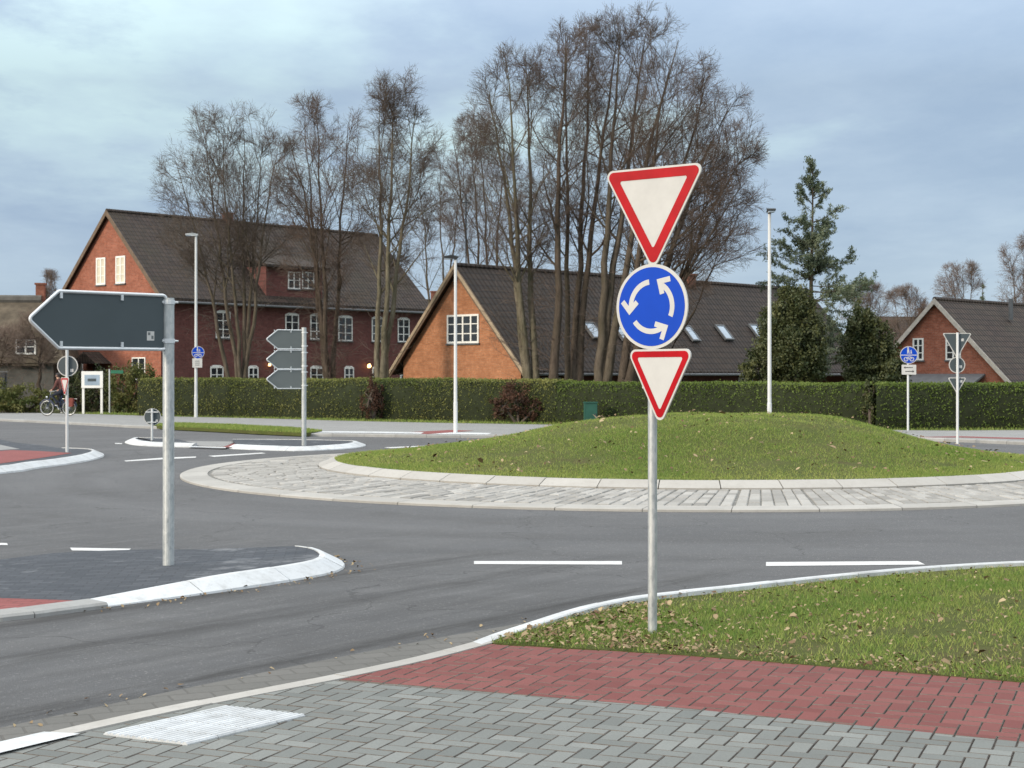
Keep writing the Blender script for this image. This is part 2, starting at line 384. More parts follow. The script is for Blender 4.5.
# ------------------------------------------------------------------ mesh builder
class MB:
    def __init__(s): s.v = []; s.f = []; s.mi = []; s.t = []
    def poly(s, pts, mi=0, tint=0.5):
        i = len(s.v); s.v += [tuple(p) for p in pts]; s.f.append(list(range(i, i + len(pts)))); s.mi.append(mi)
        s.t += [tint] * len(pts)
    def mesh(s, vs, fs, mi=0, tint=0.5):
        i = len(s.v); s.v += [tuple(p) for p in vs]; s.t += [tint] * len(vs)
        for f in fs: s.f.append([a + i for a in f]); s.mi.append(mi)
    def box(s, x0, x1, y0, y1, z0, z1, mi=0, mtx=None, tint=0.5):
        vs = [Vector((x, y, z)) for x in (x0, x1) for y in (y0, y1) for z in (z0, z1)]
        if mtx is not None: vs = [mtx @ v for v in vs]
        s.mesh(vs, [(0, 1, 3, 2), (4, 6, 7, 5), (0, 4, 5, 1), (2, 3, 7, 6), (0, 2, 6, 4), (1, 5, 7, 3)], mi, tint)
    def tube(s, pts, rad, n=8, mi=0, cap=True, mtx=None):
        pts = [Vector(p) for p in pts]
        if mtx is not None: pts = [mtx @ p for p in pts]
        if not hasattr(rad, '__len__'): rad = [rad] * len(pts)
        ref = None; vs = []; fs = []
        for k, p in enumerate(pts):
            d = (pts[min(k + 1, len(pts) - 1)] - pts[max(k - 1, 0)]).normalized()
            if ref is None: ref = d.orthogonal().normalized()
            ref = (ref - d * ref.dot(d)).normalized(); b = d.cross(ref)
            for j in range(n):
                a = 2 * math.pi * j / n
                vs.append(p + (ref * math.cos(a) + b * math.sin(a)) * rad[k])
        for k in range(len(pts) - 1):
            for j in range(n):
                fs.append((k * n + j, k * n + (j + 1) % n, (k + 1) * n + (j + 1) % n, (k + 1) * n + j))
        if cap:
            fs.append(tuple(range(n - 1, -1, -1))); fs.append(tuple((len(pts) - 1) * n + j for j in range(n)))
        s.mesh(vs, fs, mi)
    def prism(s, pts2, fn, a, b, mi=0, tint=0.5):
        """extrude a 2-D outline (counter-clockwise): fn(u, v, w) -> 3-D point, w from a to b"""
        n = len(pts2)
        vs = [fn(u, v, a) for u, v in pts2] + [fn(u, v, b) for u, v in pts2]
        fs = [tuple(range(n - 1, -1, -1)), tuple(range(n, 2 * n))]
        fs += [(i, (i + 1) % n, n + (i + 1) % n, n + i) for i in range(n)]
        s.mesh(vs, fs, mi, tint)
    def ring(s, outer, inner, fn, a, b, mi=0):
        n = len(outer)
        vs = [fn(u, v, w) for w in (a, b) for ps in (outer, inner) for u, v in ps]
        fs = []
        for i in range(n):
            j = (i + 1) % n
            fs.append((2 * n + i, 2 * n + j, 3 * n + j, 3 * n + i)); fs.append((i, n + i, n + j, j))
            fs.append((i, j, 2 * n + j, 2 * n + i)); fs.append((n + i, 3 * n + i, 3 * n + j, n + j))
        s.mesh(vs, fs, mi)
    def build(s, name, mats, parent=None, smooth=False, uv=False, fixn=True):
        me = bpy.data.meshes.new(name)
        me.from_pydata(s.v, [], s.f)
        mats = mats if isinstance(mats, (list, tuple)) else [mats]
        for m in mats: me.materials.append(m)
        if len(mats) > 1: me.polygons.foreach_set('material_index', s.mi)
        if len(set(s.t)) > 1:
            a = me.attributes.new('tint', 'FLOAT', 'POINT'); a.data.foreach_set('value', s.t)
        if fixn:
            bm = bmesh.new(); bm.from_mesh(me); bmesh.ops.recalc_face_normals(bm, faces=bm.faces); bm.to_mesh(me); bm.free()
        if uv:
            me.uv_layers.new(name='UVMap'); ul = me.uv_layers[0].data
            for p in me.polygons:
                n = p.normal
                t = Vector((0, 0, 1)).cross(n)
                t = Vector((1, 0, 0)) if t.length < 1e-3 else t.normalized()
                b = n.cross(t)
                for li in p.loop_indices:
                    co = me.vertices[me.loops[li].vertex_index].co
                    ul[li].uv = (co.dot(t), co.dot(b))
        if smooth: me.polygons.foreach_set('use_smooth', [True] * len(me.polygons))
        me.update()
        o = bpy.data.objects.new(name, me); COL.objects.link(o)
        if parent: o.parent = parent
        return o


def np_mesh(name, V, Fc, m, parent=None, tint=None, smooth=False):
    """mesh from numpy arrays: V (n,3), Fc (m,k)"""
    me = bpy.data.meshes.new(name)
    k = Fc.shape[1]
    me.vertices.add(len(V)); me.vertices.foreach_set('co', V.astype(np.float32).ravel())
    me.loops.add(Fc.size); me.loops.foreach_set('vertex_index', Fc.astype(np.int32).ravel())
    me.polygons.add(len(Fc)); me.polygons.foreach_set('loop_start', np.arange(0, Fc.size, k, dtype=np.int32))
    me.materials.append(m)
    if tint is not None:
        a = me.attributes.new('tint', 'FLOAT', 'POINT'); a.data.foreach_set('value', tint.astype(np.float32))
    if smooth: me.polygons.foreach_set('use_smooth', np.ones(len(Fc), bool))
    me.update(calc_edges=True); me.validate()
    o = bpy.data.objects.new(name, me); COL.objects.link(o)
    if parent: o.parent = parent
    return o


def thing(name, label, cat, loc=(0, 0, 0), rz=0.0, group=None):
    o = bpy.data.objects.new(name, None); COL.objects.link(o)
    o.empty_display_size = 0.2; o.location = loc; o.rotation_euler = (0, 0, rz)
    return tag(o, label, cat, group)


def tag(o, label, cat, group=None):
    o['label'] = label; o['category'] = cat
    if group: o['group'] = group
    return o


def struct(o, kind='structure'):
    o['kind'] = kind
    return o


# ------------------------------------------------------------------ 2-D helpers
def smooth_line(pts, per=8, closed=False):
    P = [Vector(p) for p in pts]; out = []; n = len(P)
    rngs = range(n) if closed else range(n - 1)
    for i in rngs:
        if closed: a, b, c, d = P[(i - 1) % n], P[i], P[(i + 1) % n], P[(i + 2) % n]
        else: a, b, c, d = P[max(i - 1, 0)], P[i], P[i + 1], P[min(i + 2, n - 1)]
        for k in range(per):
            t = k / per
            out.append(0.5 * ((2 * b) + (c - a) * t + (2 * a - 5 * b + 4 * c - d) * t * t + (3 * b - a - 3 * c + d) * t ** 3))
    if not closed: out.append(P[-1])
    return out


def resample(pts, step):
    out = [pts[0].copy()]; acc = 0.0
    for a, b in zip(pts, pts[1:]):
        L = (b - a).length
        if L < 1e-9: continue
        pos = step - acc
        while pos <= L:
            out.append(a.lerp(b, pos / L)); pos += step
        acc = (acc + L) % step
    if (out[-1] - pts[-1]).length > step * 0.2: out.append(pts[-1].copy())
    return out


def offset_line(pts, d):
    out = []
    for i, p in enumerate(pts):
        t = (pts[min(i + 1, len(pts) - 1)] - pts[max(i - 1, 0)]).normalized()
        out.append(Vector((p.x - t.y * d, p.y + t.x * d)))
    return out


def kerb(name, pts, prof, stone, m, z0=0.0, gap=0.008, hfun=None):
    """stones swept along pts; prof = [(offset to the left of the line, height), ...] from the road side in"""
    sub = 4
    line = resample(pts, stone / sub)
    offs = {o: offset_line(line, o) for o, _ in prof}
    mb = MB(); rnd = random.Random(3)
    for k in range(0, len(line) - 1, sub):
        idx = list(range(k, min(k + sub, len(line) - 1) + 1))
        tint = rnd.random(); vs = []; fs = []; n = len(prof); dz = rnd.uniform(-0.003, 0.003)
        for q, i in enumerate(idx):
            for o, h in prof:
                p = offs[o][i]
                if q == 0 and len(idx) > 1: p = p.lerp(offs[o][idx[1]], gap / (stone / sub))
                hh = h * (hfun(line[i]) if hfun else 1) if h > 0 else h
                vs.append((p.x, p.y, z0 + hh + (dz if h > 0 else 0)))
        for q in range(len(idx) - 1):
            for j in range(n - 1):
                a = q * n + j; fs.append((a, a + 1, a + n + 1, a + n))
        fs.append(tuple(range(n))); fs.append(tuple((len(idx) - 1) * n + j for j in range(n - 1, -1, -1)))
        mb.mesh(vs, fs, 0, tint)
    return struct(mb.build(name, m))


def slab(name, poly, z0, z1, m, uv=False):
    """flat-topped piece of ground with vertical sides"""
    mb = MB(); pts = [(p[0], p[1]) for p in poly]
    mb.prism(pts, lambda u, v, w: (u, v, w), z0, z1)
    return struct(mb.build(name, m, uv=uv))


def sheet(name, poly, z, m):
    mb = MB(); mb.poly([(p[0], p[1], z) for p in poly])
    o = mb.build(name, m, fixn=False)
    if o.data.polygons[0].normal.z < 0: o.data.flip_normals()
    return struct(o)


def GP(pts, z=0.0): return [Vector(G(x, y, z)) for x, y in pts]


def clip(poly, a, b):
    """keep the part of poly left of the directed line a->b"""
    out = []; nx, ny = -(b[1] - a[1]), b[0] - a[0]
    def sd(p): return (p[0] - a[0]) * nx + (p[1] - a[1]) * ny
    for i in range(len(poly)):
        p, q = poly[i], poly[(i + 1) % len(poly)]; sp, sq = sd(p), sd(q)
        if sp >= 0: out.append(p)
        if (sp > 0 > sq) or (sp < 0 < sq):
            t = sp / (sp - sq); out.append((p[0] + (q[0] - p[0]) * t, p[1] + (q[1] - p[1]) * t))
    return out


def herringbone(name, strips, rot, z, m, w=0.1, gap=0.0065):
    """real paving stones in herringbone; strips = [(x0, x1, top a, top b, bottom a, bottom b)], each stone is cut by the edges of the strip it lies in"""
    mb = MB(); rnd = random.Random(11); c, s = math.cos(rot), math.sin(rot)
    P = [p for st in strips for p in (st[2], st[3], st[4], st[5])]
    loc = [((x * c + y * s) / w, (-x * s + y * c) / w) for x, y in P]
    lx0, lx1 = min(p[0] for p in loc) - 3, max(p[0] for p in loc) + 3
    ly0, ly1 = min(p[1] for p in loc) - 3, max(p[1] for p in loc) + 3
    span = int(max(abs(v) for v in (lx0, lx1, ly0, ly1))) + 4
    X0, X1 = min(st[0] for st in strips), max(st[1] for st in strips)
    g = gap / w / 2
    def W(x, y): return ((x * c - y * s) * w, (x * s + y * c) * w)
    for a in range(-2 * span, 2 * span):
        for b in range(-span, span):
            ox, oy = a + 2 * b, a - 2 * b
            if not (lx0 <= ox <= lx1 and ly0 <= oy <= ly1): continue
            for qx, qy, bw, bh in ((ox, oy, 2, 1), (ox, oy + 1, 1, 2)):
                mx, my = W(qx + bw / 2, qy + bh / 2)
                if not X0 <= mx <= X1: continue
                st = next((t for t in strips if t[0] <= mx <= t[1]), None)
                if st is None: continue
                q = [W(qx + g, qy + g), W(qx + bw - g, qy + g), W(qx + bw - g, qy + bh - g), W(qx + g, qy + bh - g)]
                q = clip(q, st[3], st[2])
                if len(q) > 2: q = clip(q, st[4], st[5])
                if len(q) < 3: continue
                wp = q; n = len(wp)
                ar = abs(sum(wp[i][0] * wp[(i + 1) % n][1] - wp[(i + 1) % n][0] * wp[i][1] for i in range(n))) / 2
                if ar < 2e-4: continue
                mx, my = sum(p[0] for p in wp) / n, sum(p[1] for p in wp) / n
                zz = z + rnd.uniform(-0.0014, 0.0014); tl = rnd.uniform(-0.009, 0.009); tm = rnd.uniform(-0.009, 0.009)
                hz = lambda p: zz + (p[0] - mx) * tl + (p[1] - my) * tm
                top = []
                for p in wp:
                    d = math.hypot(p[0] - mx, p[1] - my) + 1e-6; k = max(0.5, 1 - 0.0042 / d)
                    top.append((mx + (p[0] - mx) * k, my + (p[1] - my) * k))
                vs = [(x, y, hz((x, y))) for x, y in top] + [(x, y, hz((x, y)) - 0.005) for x, y in wp] + [(x, y, z - 0.014) for x, y in wp]
                fs = [tuple(range(n))]
                for i in range(n):
                    jn = (i + 1) % n
                    fs.append((n + i, n + jn, jn, i)); fs.append((2 * n + i, 2 * n + jn, n + jn, n + i))
                tn_ = min(1, max(0, rnd.gauss(0.5, 0.3)))
                mb.mesh(vs, fs[:1], 0, tn_); mb.mesh(vs, fs[1:], 1, tn_)
    return struct(mb.build(name, [m, M['joint_sand']], fixn=False))


# ================================================================== THE GROUND
ground = sheet('ground', [(-1500, -300), (1500, -300), (1500, 2500), (-1500, 2500)], -0.10, M['field'])

road = sheet('road', [(-70, -20), (60, -20), (60, 64), (20, 64), (-70, 84)], 0.0, M['asphalt'])

# --- near pavement: edge line between gutter and paving, seen running up to the right
ZP = 0.03
edge_near = GP([(-700, 905), (-300, 824), (-60, 766), (75, 733), (200, 706), (340, 678.5), (420, 661), (478, 645.5)], 0.0)
edge_line = smooth_line(edge_near, 6)
gut_px = [(-700, 858), (-300, 789), (-60, 741), (0, 728.5), (100, 707), (200, 686), (340, 657.5), (440, 638), (520, 624), (545, 619.5)]
gut = smooth_line(GP(gut_px), 6)
sheet('gutter', [*gut, *reversed([*edge_line, Vector(G(520, 631))])], 0.004, M['gutter'])

# boundary between red cycle path and grey footway, and between red path and verge
rg = [Vector(G(345, 680, ZP)), Vector(G(680, 708, ZP)), Vector(G(1024, 742, ZP)), Vector((7.5, 4.9)), Vector((13.0, 0.5))]
rv = [Vector(G(486, 643, ZP)), Vector(G(680, 655, ZP)), Vector(G(895, 672, ZP)), Vector(G(1024, 682.5, ZP)), Vector((8.0, 6.45)), Vector((14.0, 1.9))]
inner = offset_line(edge_line, -0.13)                       # inner edge of the pale edging stones


def seg_at(line, x0, x1):
    return [p for p in line if x0 <= p.x <= x1]


k0 = min(range(len(inner)), key=lambda i: (inner[i] - rg[0]).length)
herr_rot = math.atan2(rg[1].y - rg[0].y, rg[1].x - rg[0].x)
# grey footway, in convex strips under the curved edge
greys = []
xs_line = [inner[i] for i in range(0, k0 + 1, 6)]
if (xs_line[-1] - inner[k0]).length > 0.01: xs_line.append(inner[k0])
top_line = xs_line + [rg[1], rg[2], rg[3], rg[4]]
for a, b in zip(top_line, top_line[1:]):
    if b.x < -8 or a.x > 9: continue
    greys.append((a.x, b.x, tuple(a), tuple(b), (a.x, 2.5), (b.x, 2.5)))
herringbone('footway', greys, herr_rot, ZP, M['grey_paver'])
# red cycle path between the two boundaries
reds = []
redtop = [inner[i] for i in range(k0, len(inner), 4)] + [rv[0], rv[1], rv[2], rv[3], rv[4], rv[5]]
redtop = [p for i, p in enumerate(redtop) if i == 0 or p.x > redtop[i - 1].x + 0.02]


def y_on(line, x):
    for a, b in zip(line, line[1:]):
        if a.x <= x <= b.x: return a.y + (b.y - a.y) * (x - a.x) / (b.x - a.x)
    return line[-1].y


xs = sorted({round(p.x, 4) for p in redtop + rg[1:] if p.x > rg[0].x} | {round(rg[0].x, 4)})
for a, b in zip(xs, xs[1:]):
    if a > 9: break
    reds.append((a, b, (a, y_on(redtop, a)), (b, y_on(redtop, b)), (a, y_on(rg, a) + 0.004), (b, y_on(rg, b) + 0.004)))
herringbone('cycle_path', reds, herr_rot, ZP, M['red_paver'])
bed = [(p.x, p.y) for p in inner[:k0 + 1]] + [(p.x, p.y) for p in redtop] + [(14, -8), (-9, -8)]
sheet('paving_bed', bed, ZP - 0.011, M['joint_sand'])
# pale flush edging stones
kerb('edging_kerb', edge_line, [(0.0, -0.05), (0.0, 0.034), (-0.128, 0.036), (-0.128, -0.05)], 1.0, M['kerb_pale'])
# white painted stretch at the crossing
wp = GP([(-60, 755), (44, 731.5), (80, 733.5), (-60, 767)], 0.042)
sheet('painted_edging', wp, 0.042, M['kerb_white'])

# --- grass verge with its raised white kerb
kv_px = [(474, 648), (500, 638), (540, 626.5), (590, 613), (640, 602), (690, 596), (740, 590.8), (824, 581.2), (924, 572), (1024, 566), (1150, 561.5), (1300, 558), (1500, 555.5)]
kv = offset_line(smooth_line(GP(kv_px, 0.034), 6), 0.12)        # the photograph shows its grass side
kerb('verge_kerb', kv, [(0.0, -0.05), (-0.004, 0.05), (-0.016, 0.07), (-0.108, 0.076), (-0.12, 0.066), (-0.12, -0.05)], 1.0, M['kerb_white'], hfun=lambda p: min(1.0, 0.42 + max(0.0, p.x - kv[0].x) / 1.4))
kvi = offset_line(kv, -0.12)
vpoly = [p for p in kvi if p.x > rv[0].x + 0.05]
verge_poly = [rv[0], rv[1], rv[2], rv[3], rv[4], rv[5], Vector((18, 4)), *reversed([p for p in vpoly if p.x < 18])]
slab('verge_soil', verge_poly, -0.05, 0.034, M['turf'])


def in_poly(X, Y, poly):
    """vectorised point in polygon"""
    c = np.zeros(len(X), bool); n = len(poly)
    for i in range(n):
        x1, y1 = poly[i]; x2, y2 = poly[(i + 1) % n]
        if abs(y2 - y1) < 1e-12: continue
        t = ((y1 > Y) != (y2 > Y)) & (X < (x2 - x1) * (Y - y1) / (y2 - y1) + x1)
        c ^= t
    return c


def blades(name, X, Y, Z, hgt, wid, seed, lean=0.5, m=None, dry=None):
    r = np.random.default_rng(seed); n = len(X)
    az = r.uniform(0, 2 * np.pi, n); la = r.uniform(0, 2 * np.pi, n)
    h = hgt * r.uniform(0.45, 1.25, n); w = wid * r.uniform(0.6, 1.3, n); ln = h * lean * r.uniform(0.2, 1.6, n)
    dx, dy = np.cos(az) * w / 2, np.sin(az) * w / 2
    V = np.zeros((n, 3, 3))
    V[:, 0] = np.c_[X - dx, Y - dy, Z]; V[:, 1] = np.c_[X + dx, Y + dy, Z]
    V[:, 2] = np.c_[X + np.cos(la) * ln, Y + np.sin(la) * ln, Z + h]
    t = np.clip(r.normal(0.38, 0.28, n) + (dry if dry is not None else 0), 0, 1)
    o = np_mesh(name, V.reshape(-1, 3), np.arange(3 * n).reshape(-1, 3), m or M['blade'], None, np.repeat(t, 3))
    return struct(o, 'stuff')


def fnoise(X, Y, sc, seed):
    """cheap smooth 2-D value noise"""
    r = np.random.default_rng(seed); out = np.zeros(len(X)); amp = 1; tot = 0
    for k in range(4):
        g = r.random((64, 64)); x = X * sc * 2 ** k; y = Y * sc * 2 ** k
        xi = np.floor(x).astype(int); yi = np.floor(y).astype(int); fx = x - xi; fy = y - yi
        fx = fx * fx * (3 - 2 * fx); fy = fy * fy * (3 - 2 * fy)
        a = g[xi % 64, yi % 64]; b = g[(xi + 1) % 64, yi % 64]; c = g[xi % 64, (yi + 1) % 64]; d = g[(xi + 1) % 64, (yi + 1) % 64]
        out += amp * ((a * (1 - fx) + b * fx) * (1 - fy) + (c * (1 - fx) + d * fx) * fy); tot += amp; amp *= 0.55
    return out / tot


rg_ = np.random.default_rng(5)
vp = [(p.x, p.y) for p in verge_poly]
X = rg_.uniform(-.2, 12.5, 1250000); Y = rg_.uniform(3, 18, 1250000)
vis = (X < Y * 0.36 + 0.4) | (rg_.random(len(X)) < .5) & (X < Y * .36 + 4.5)
ok = vis & in_poly(X, Y, vp); X, Y = X[ok], Y[ok]
dens = fnoise(X, Y, 1.3, 2)
keep = rg_.random(len(X)) < np.clip((dens - 0.25) * 1.7, 0.06, .75); X, Y, dens = X[keep], Y[keep], dens[keep]
dk = np.interp(X, [p.x for p in kvi], [p.y for p in kvi]) - Y; ok = dk > rg_.uniform(0.0, .09, len(X)); X, Y, dens = X[ok], Y[ok], dens[ok]
blades('verge_grass', X, Y, np.full(len(X), 0.032), 0.040, 0.006, 3, 0.7, dry=(0.5 - dens) * 1.2)


def litter(name, X, Y, Z, size, seed):
    r = np.random.default_rng(seed); n = len(X)
    az = r.uniform(0, 6.28, n); s = size * r.uniform(0.45, 1.3, n); cu = r.uniform(0.1, 0.9, n); tl = r.uniform(-1.0, 1.0, (n, 2)); s = s * np.where(r.random(n) < .12, 1.7, 1.0)
    base = np.array([(-1, 0, 0.0), (-0.35, -0.6, 0.35), (0.5, -0.45, 0.3), (1, 0, 0.1), (0.5, 0.45, 0.35), (-0.35, 0.6, 0.3)])
    V = np.zeros((n, 6, 3))
    for k in range(6):
        bx, by, bz = base[k]
        x = bx * np.cos(az) - by * np.sin(az); y = bx * np.sin(az) + by * np.cos(az)
        V[:, k] = np.c_[X + s * x, Y + s * y, Z + s * (np.abs(bz * cu * 2) + tl[:, 0] * bx * 0.6 + tl[:, 1] * by * 0.6 + 0.3)]
    t = np.clip(r.beta(1.3, 1.6, n), 0, 1)
    return struct(np_mesh(name, V.reshape(-1, 3), np.arange(6 * n).reshape(-1, 6), M['leaf_litter'], None, np.repeat(t, 6)), 'stuff')


# fallen leaves: thick by the post and the path edge, thin elsewhere
X = rg_.uniform(-0.1, 7, 60000); Y = rg_.uniform(7, 17, 60000)
ok = in_poly(X, Y, vp) & (X < Y * 0.36 + 3); X, Y = X[ok], Y[ok]
de = Y - np.interp(X, [p.x for p in rv], [p.y for p in rv])
wt = 0.05 + 0.75 * np.exp(-de / 0.16) + 0.6 * np.exp(-((X - 0.5) / 0.75) ** 2) + 0.1 * (fnoise(X, Y, 0.9, 8) > 0.55)
ok = rg_.random(len(X)) < wt * 1.25; X, Y = X[ok], Y[ok]
litter('fallen_leaves', X, Y, np.full(len(X), 0.05), 0.0145, 4)

# --- central island: sloping cobbled apron, ring kerb and grass mound
AC, AR = Vector((2.9, 29.6)), 9.0
MC, MR = Vector((3.4, 30.35)), 7.1


def ring_pt(t, k):
    """k = 0 on the outer apron edge, 1 on the inner kerb line"""
    a = Vector((AC.x + AR * math.cos(t), AC.y + AR * math.sin(t)))
    b = Vector((MC.x + MR * math.cos(t), MC.y + MR * math.sin(t)))
    return a.lerp(b, k)


def apron_z(k): return 0.03 + 0.075 * k


NT_ = 180
mb = MB()                                           # mortar bed
for i in range(NT_):
    a, b = 2 * math.pi * i / NT_, 2 * math.pi * (i + 1) / NT_
    for k0_, k1_ in ((0.0, 0.5), (0.5, 1.08)):
        q = [ring_pt(a, k0_), ring_pt(b, k0_), ring_pt(b, k1_), ring_pt(a, k1_)]
        zz = [apron_z(k0_) - 0.012, apron_z(k0_) - 0.012, apron_z(k1_) - 0.012, apron_z(k1_) - 0.012]
        mb.poly([(p.x, p.y, z) for p, z in zip(q, zz)])
o = mb.build('apron_bed', M['mortar'], fixn=False); struct(o)
mb = MB(); rnd = random.Random(21)                   # smooth concrete outer ring, in long stones
NS = 48
for i in range(NS):
    tint = rnd.random(); vs = []; fs = []
    m_ = 5
    for j in range(m_ + 1):
        t = 2 * math.pi * (i + 0.004 + 0.992 * j / m_) / NS
        for k, z in ((0.0, -0.05), (0.0, 0.03), (0.01, 0.04), (0.19, apron_z(0.19)), (0.19, -0.05)):
            p = ring_pt(t, k); vs.append((p.x, p.y, z))
    for j in range(m_):
        for k in range(4):
            a = j * 5 + k; fs.append((a, a + 5, a + 6, a + 1))
    mb.mesh(vs, fs, 0, tint)
struct(mb.build('apron_edge_ring', M['apron_concrete']))
mb = MB()                                            # granite setts in radial columns, broad joint at each slab
NCOL = 48 * 6
for i in range(NCOL):
    first, last = (i % 6 == 0), (i % 6 == 5)
    ta = 2 * math.pi * (i + (0.13 if first else 0.05)) / NCOL; tb = 2 * math.pi * (i + 1 - (0.13 if last else 0.05)) / NCOL
    k = 0.2 + rnd.uniform(0, 0.02)
    while k < 0.985:
        k2 = min(k + rnd.uniform(0.10, 0.2), 1.0)
        if 1.0 - k2 < 0.06: k2 = 1.0
        g = 0.007; z1, z2 = apron_z(k), apron_z(k2); dz = rnd.uniform(-0.006, 0.006)
        q = [ring_pt(ta, k + g), ring_pt(tb, k + g), ring_pt(tb, k2 - g), ring_pt(ta, k2 - g)]
        zs = [z1, z1, z2, z2]
        cx = sum((p for p in q), Vector((0, 0))) / 4
        vs = [(*(p.lerp(cx, 0.14)), z + dz + 0.004) for p, z in zip(q, zs)] + [(*p, z + dz - 0.006) for p, z in zip(q, zs)] + [(*p, z - 0.025) for p, z in zip(q, zs)]
        fs = [(0, 1, 2, 3)] + [(4 + a, 4 + (a + 1) % 4, (a + 1) % 4, a) for a in range(4)] + [(8 + a, 8 + (a + 1) % 4, 4 + (a + 1) % 4, 4 + a) for a in range(4)]
        mb.mesh(vs, fs, 0, min(1, max(0, rnd.gauss(0.5, 0.27))))
        k = k2
struct(mb.build('apron_cobbles', M['cobble'], fixn=False))
ringline = [Vector((MC.x + MR * math.cos(-t), MC.y + MR * math.sin(-t))) for t in np.linspace(0.3, 2 * math.pi + 0.3, 181)]
kerb('island_kerb', ringline, [(0.0, -0.05), (0.015, 0.03), (-0.24, 0.125), (-0.30, 0.13), (-0.30, -0.05)], 0.93, M['kerb_pale'], z0=0.1, gap=0.016)
SUM = Vector((4.3, 30.6))
PROF_T = [0, 0.15, 0.3, 0.47, 0.64, 0.8, 0.91, 1.0]
PROF_Z = [1.0, 1.02, 1.0, 0.78, 0.51, 0.33, 0.24, 0.215]
MRI = MR - 0.29


def mound_z(X, Y):
    """height of the mound (numpy)"""
    dx, dy = X - SUM.x, Y - SUM.y; d = np.hypot(dx, dy) + 1e-9; ux, uy = dx / d, dy / d
    ox, oy = SUM.x - MC.x, SUM.y - MC.y; b = ox * ux + oy * uy; c = ox * ox + oy * oy - MRI * MRI
    L = -b + np.sqrt(b * b - c)
    t = np.clip(d / L, 0, 1)
    z = np.interp(t, PROF_T, PROF_Z)
    z2 = np.interp(np.clip(t + 0.06, 0, 1), PROF_T, PROF_Z); z0 = np.interp(np.clip(t - 0.06, 0, 1), PROF_T, PROF_Z)
    z = (z + z2 + z0) / 3
    return z + (fnoise(X + 40, Y, 0.55, 31) - 0.5) * 0.24 * (1 - t ** 3), t


nr, na = 46, 160
tt, aa = np.meshgrid(np.linspace(0.0, 1, nr), np.linspace(0, 2 * np.pi, na, endpoint=False), indexing='ij')
ex, ey = MC.x + MRI * np.cos(aa), MC.y + MRI * np.sin(aa)
mx_, my_ = SUM.x + (ex - SUM.x) * tt, SUM.y + (ey - SUM.y) * tt
mz_, _ = mound_z(mx_.ravel(), my_.ravel())
mz_[:na] = mz_[:na].mean()
V = np.c_[mx_.ravel(), my_.ravel(), mz_]
Fc = np.array([(i * na + j, (i + 1) * na + j, (i + 1) * na + (j + 1) % na, i * na + (j + 1) % na) for i in range(nr - 1) for j in range(na)])
struct(np_mesh('mound', V, Fc, M['turf'], smooth=True))
n = 420000
th = rg_.uniform(0, 2 * np.pi, n); rr = MRI * np.sqrt(rg_.random(n)); X = MC.x + rr * np.cos(th); Y = MC.y + rr * np.sin(th)
ok = (Y < 31.5 + rg_.uniform(0, 2.5, n)); X, Y, rr = X[ok], Y[ok], rr[ok]
Z, t_ = mound_z(X, Y)
bare = fnoise(X, Y, 0.45, 12)
spots = np.zeros(len(X))
for (sx, sy, sr) in ((5.6, 25.7, 0.75), (5.3, 28.2, 0.5), (9.2, 28.0, 0.6), (4.3, 25.3, 0.6), (1.2, 26.0, 0.6), (0.2, 27.4, .5), (7.2, 26.2, .4)):
    spots = np.maximum(spots, np.exp(-(((X - sx) / sr) ** 2 + ((Y - sy) / (sr * 0.6)) ** 2)))
keep = (rg_.random(len(X)) < np.clip((bare - 0.25) * 2.4, 0.15, .9)) & (rg_.random(len(X)) > spots * 1.0)
X, Y, Z, bare, t_ = X[keep], Y[keep], Z[keep], bare[keep], t_[keep]
blades('mound_grass', X, Y, Z - 0.005, 0.044, 0.011, 6, 0.6, dry=(0.47 - bare) * 0.9 + np.clip(t_ - 0.72, 0, 1) * 0.9)
X = rg_.uniform(-3, 10, 5000); Y = rg_.uniform(23, 31, 5000)
ok = np.hypot(X - MC.x, Y - MC.y) < MRI - 0.15; X, Y = X[ok], Y[ok]; ok = rg_.random(len(X)) < 0.14; X, Y = X[ok], Y[ok]
litter('mound_leaves', X, Y, mound_z(X, Y)[0] + 0.055, 0.034, 9)

# --- splitter island in front left: white kerb, dark pavers, red crossing
isl_front = GP([(-260, 628), (-100, 623), (0, 620), (70, 612.5), (107, 607.5)])
isl_kerb = GP([(100, 608.5), (150, 602), (200, 595.5), (250, 588.5), (300, 580.5), (335, 573.5), (346.5, 567.5), (342, 561.5), (330, 557.2), (314, 554.8)])
ik = smooth_line(isl_kerb, 6)


def ramp(p):
    x = p.x - ik[0].x
    return min(1.0, 0.35 + 0.65 * max(0, x) / 0.9)


kerb('island_kerb_near', ik, [(0.0, -0.05), (0.02, 0.02), (0.20, 0.11), (0.25, 0.115), (0.25, -0.05)], 1.0, M['kerb_white'], hfun=ramp, gap=0.01)
iki = offset_line(ik, 0.25)
isl_top = [*iki, *GP([(200, 549.5), (140, 549.5), (90, 551), (53, 553), (0, 559.5), (-200, 577), (-260, 612), (0, 612), (80, 606)], 0.04)]
def isl_z(x): return 0.04 + 0.067 * min(1.0, max(0.0, (x - ik[0].x) / 0.9))


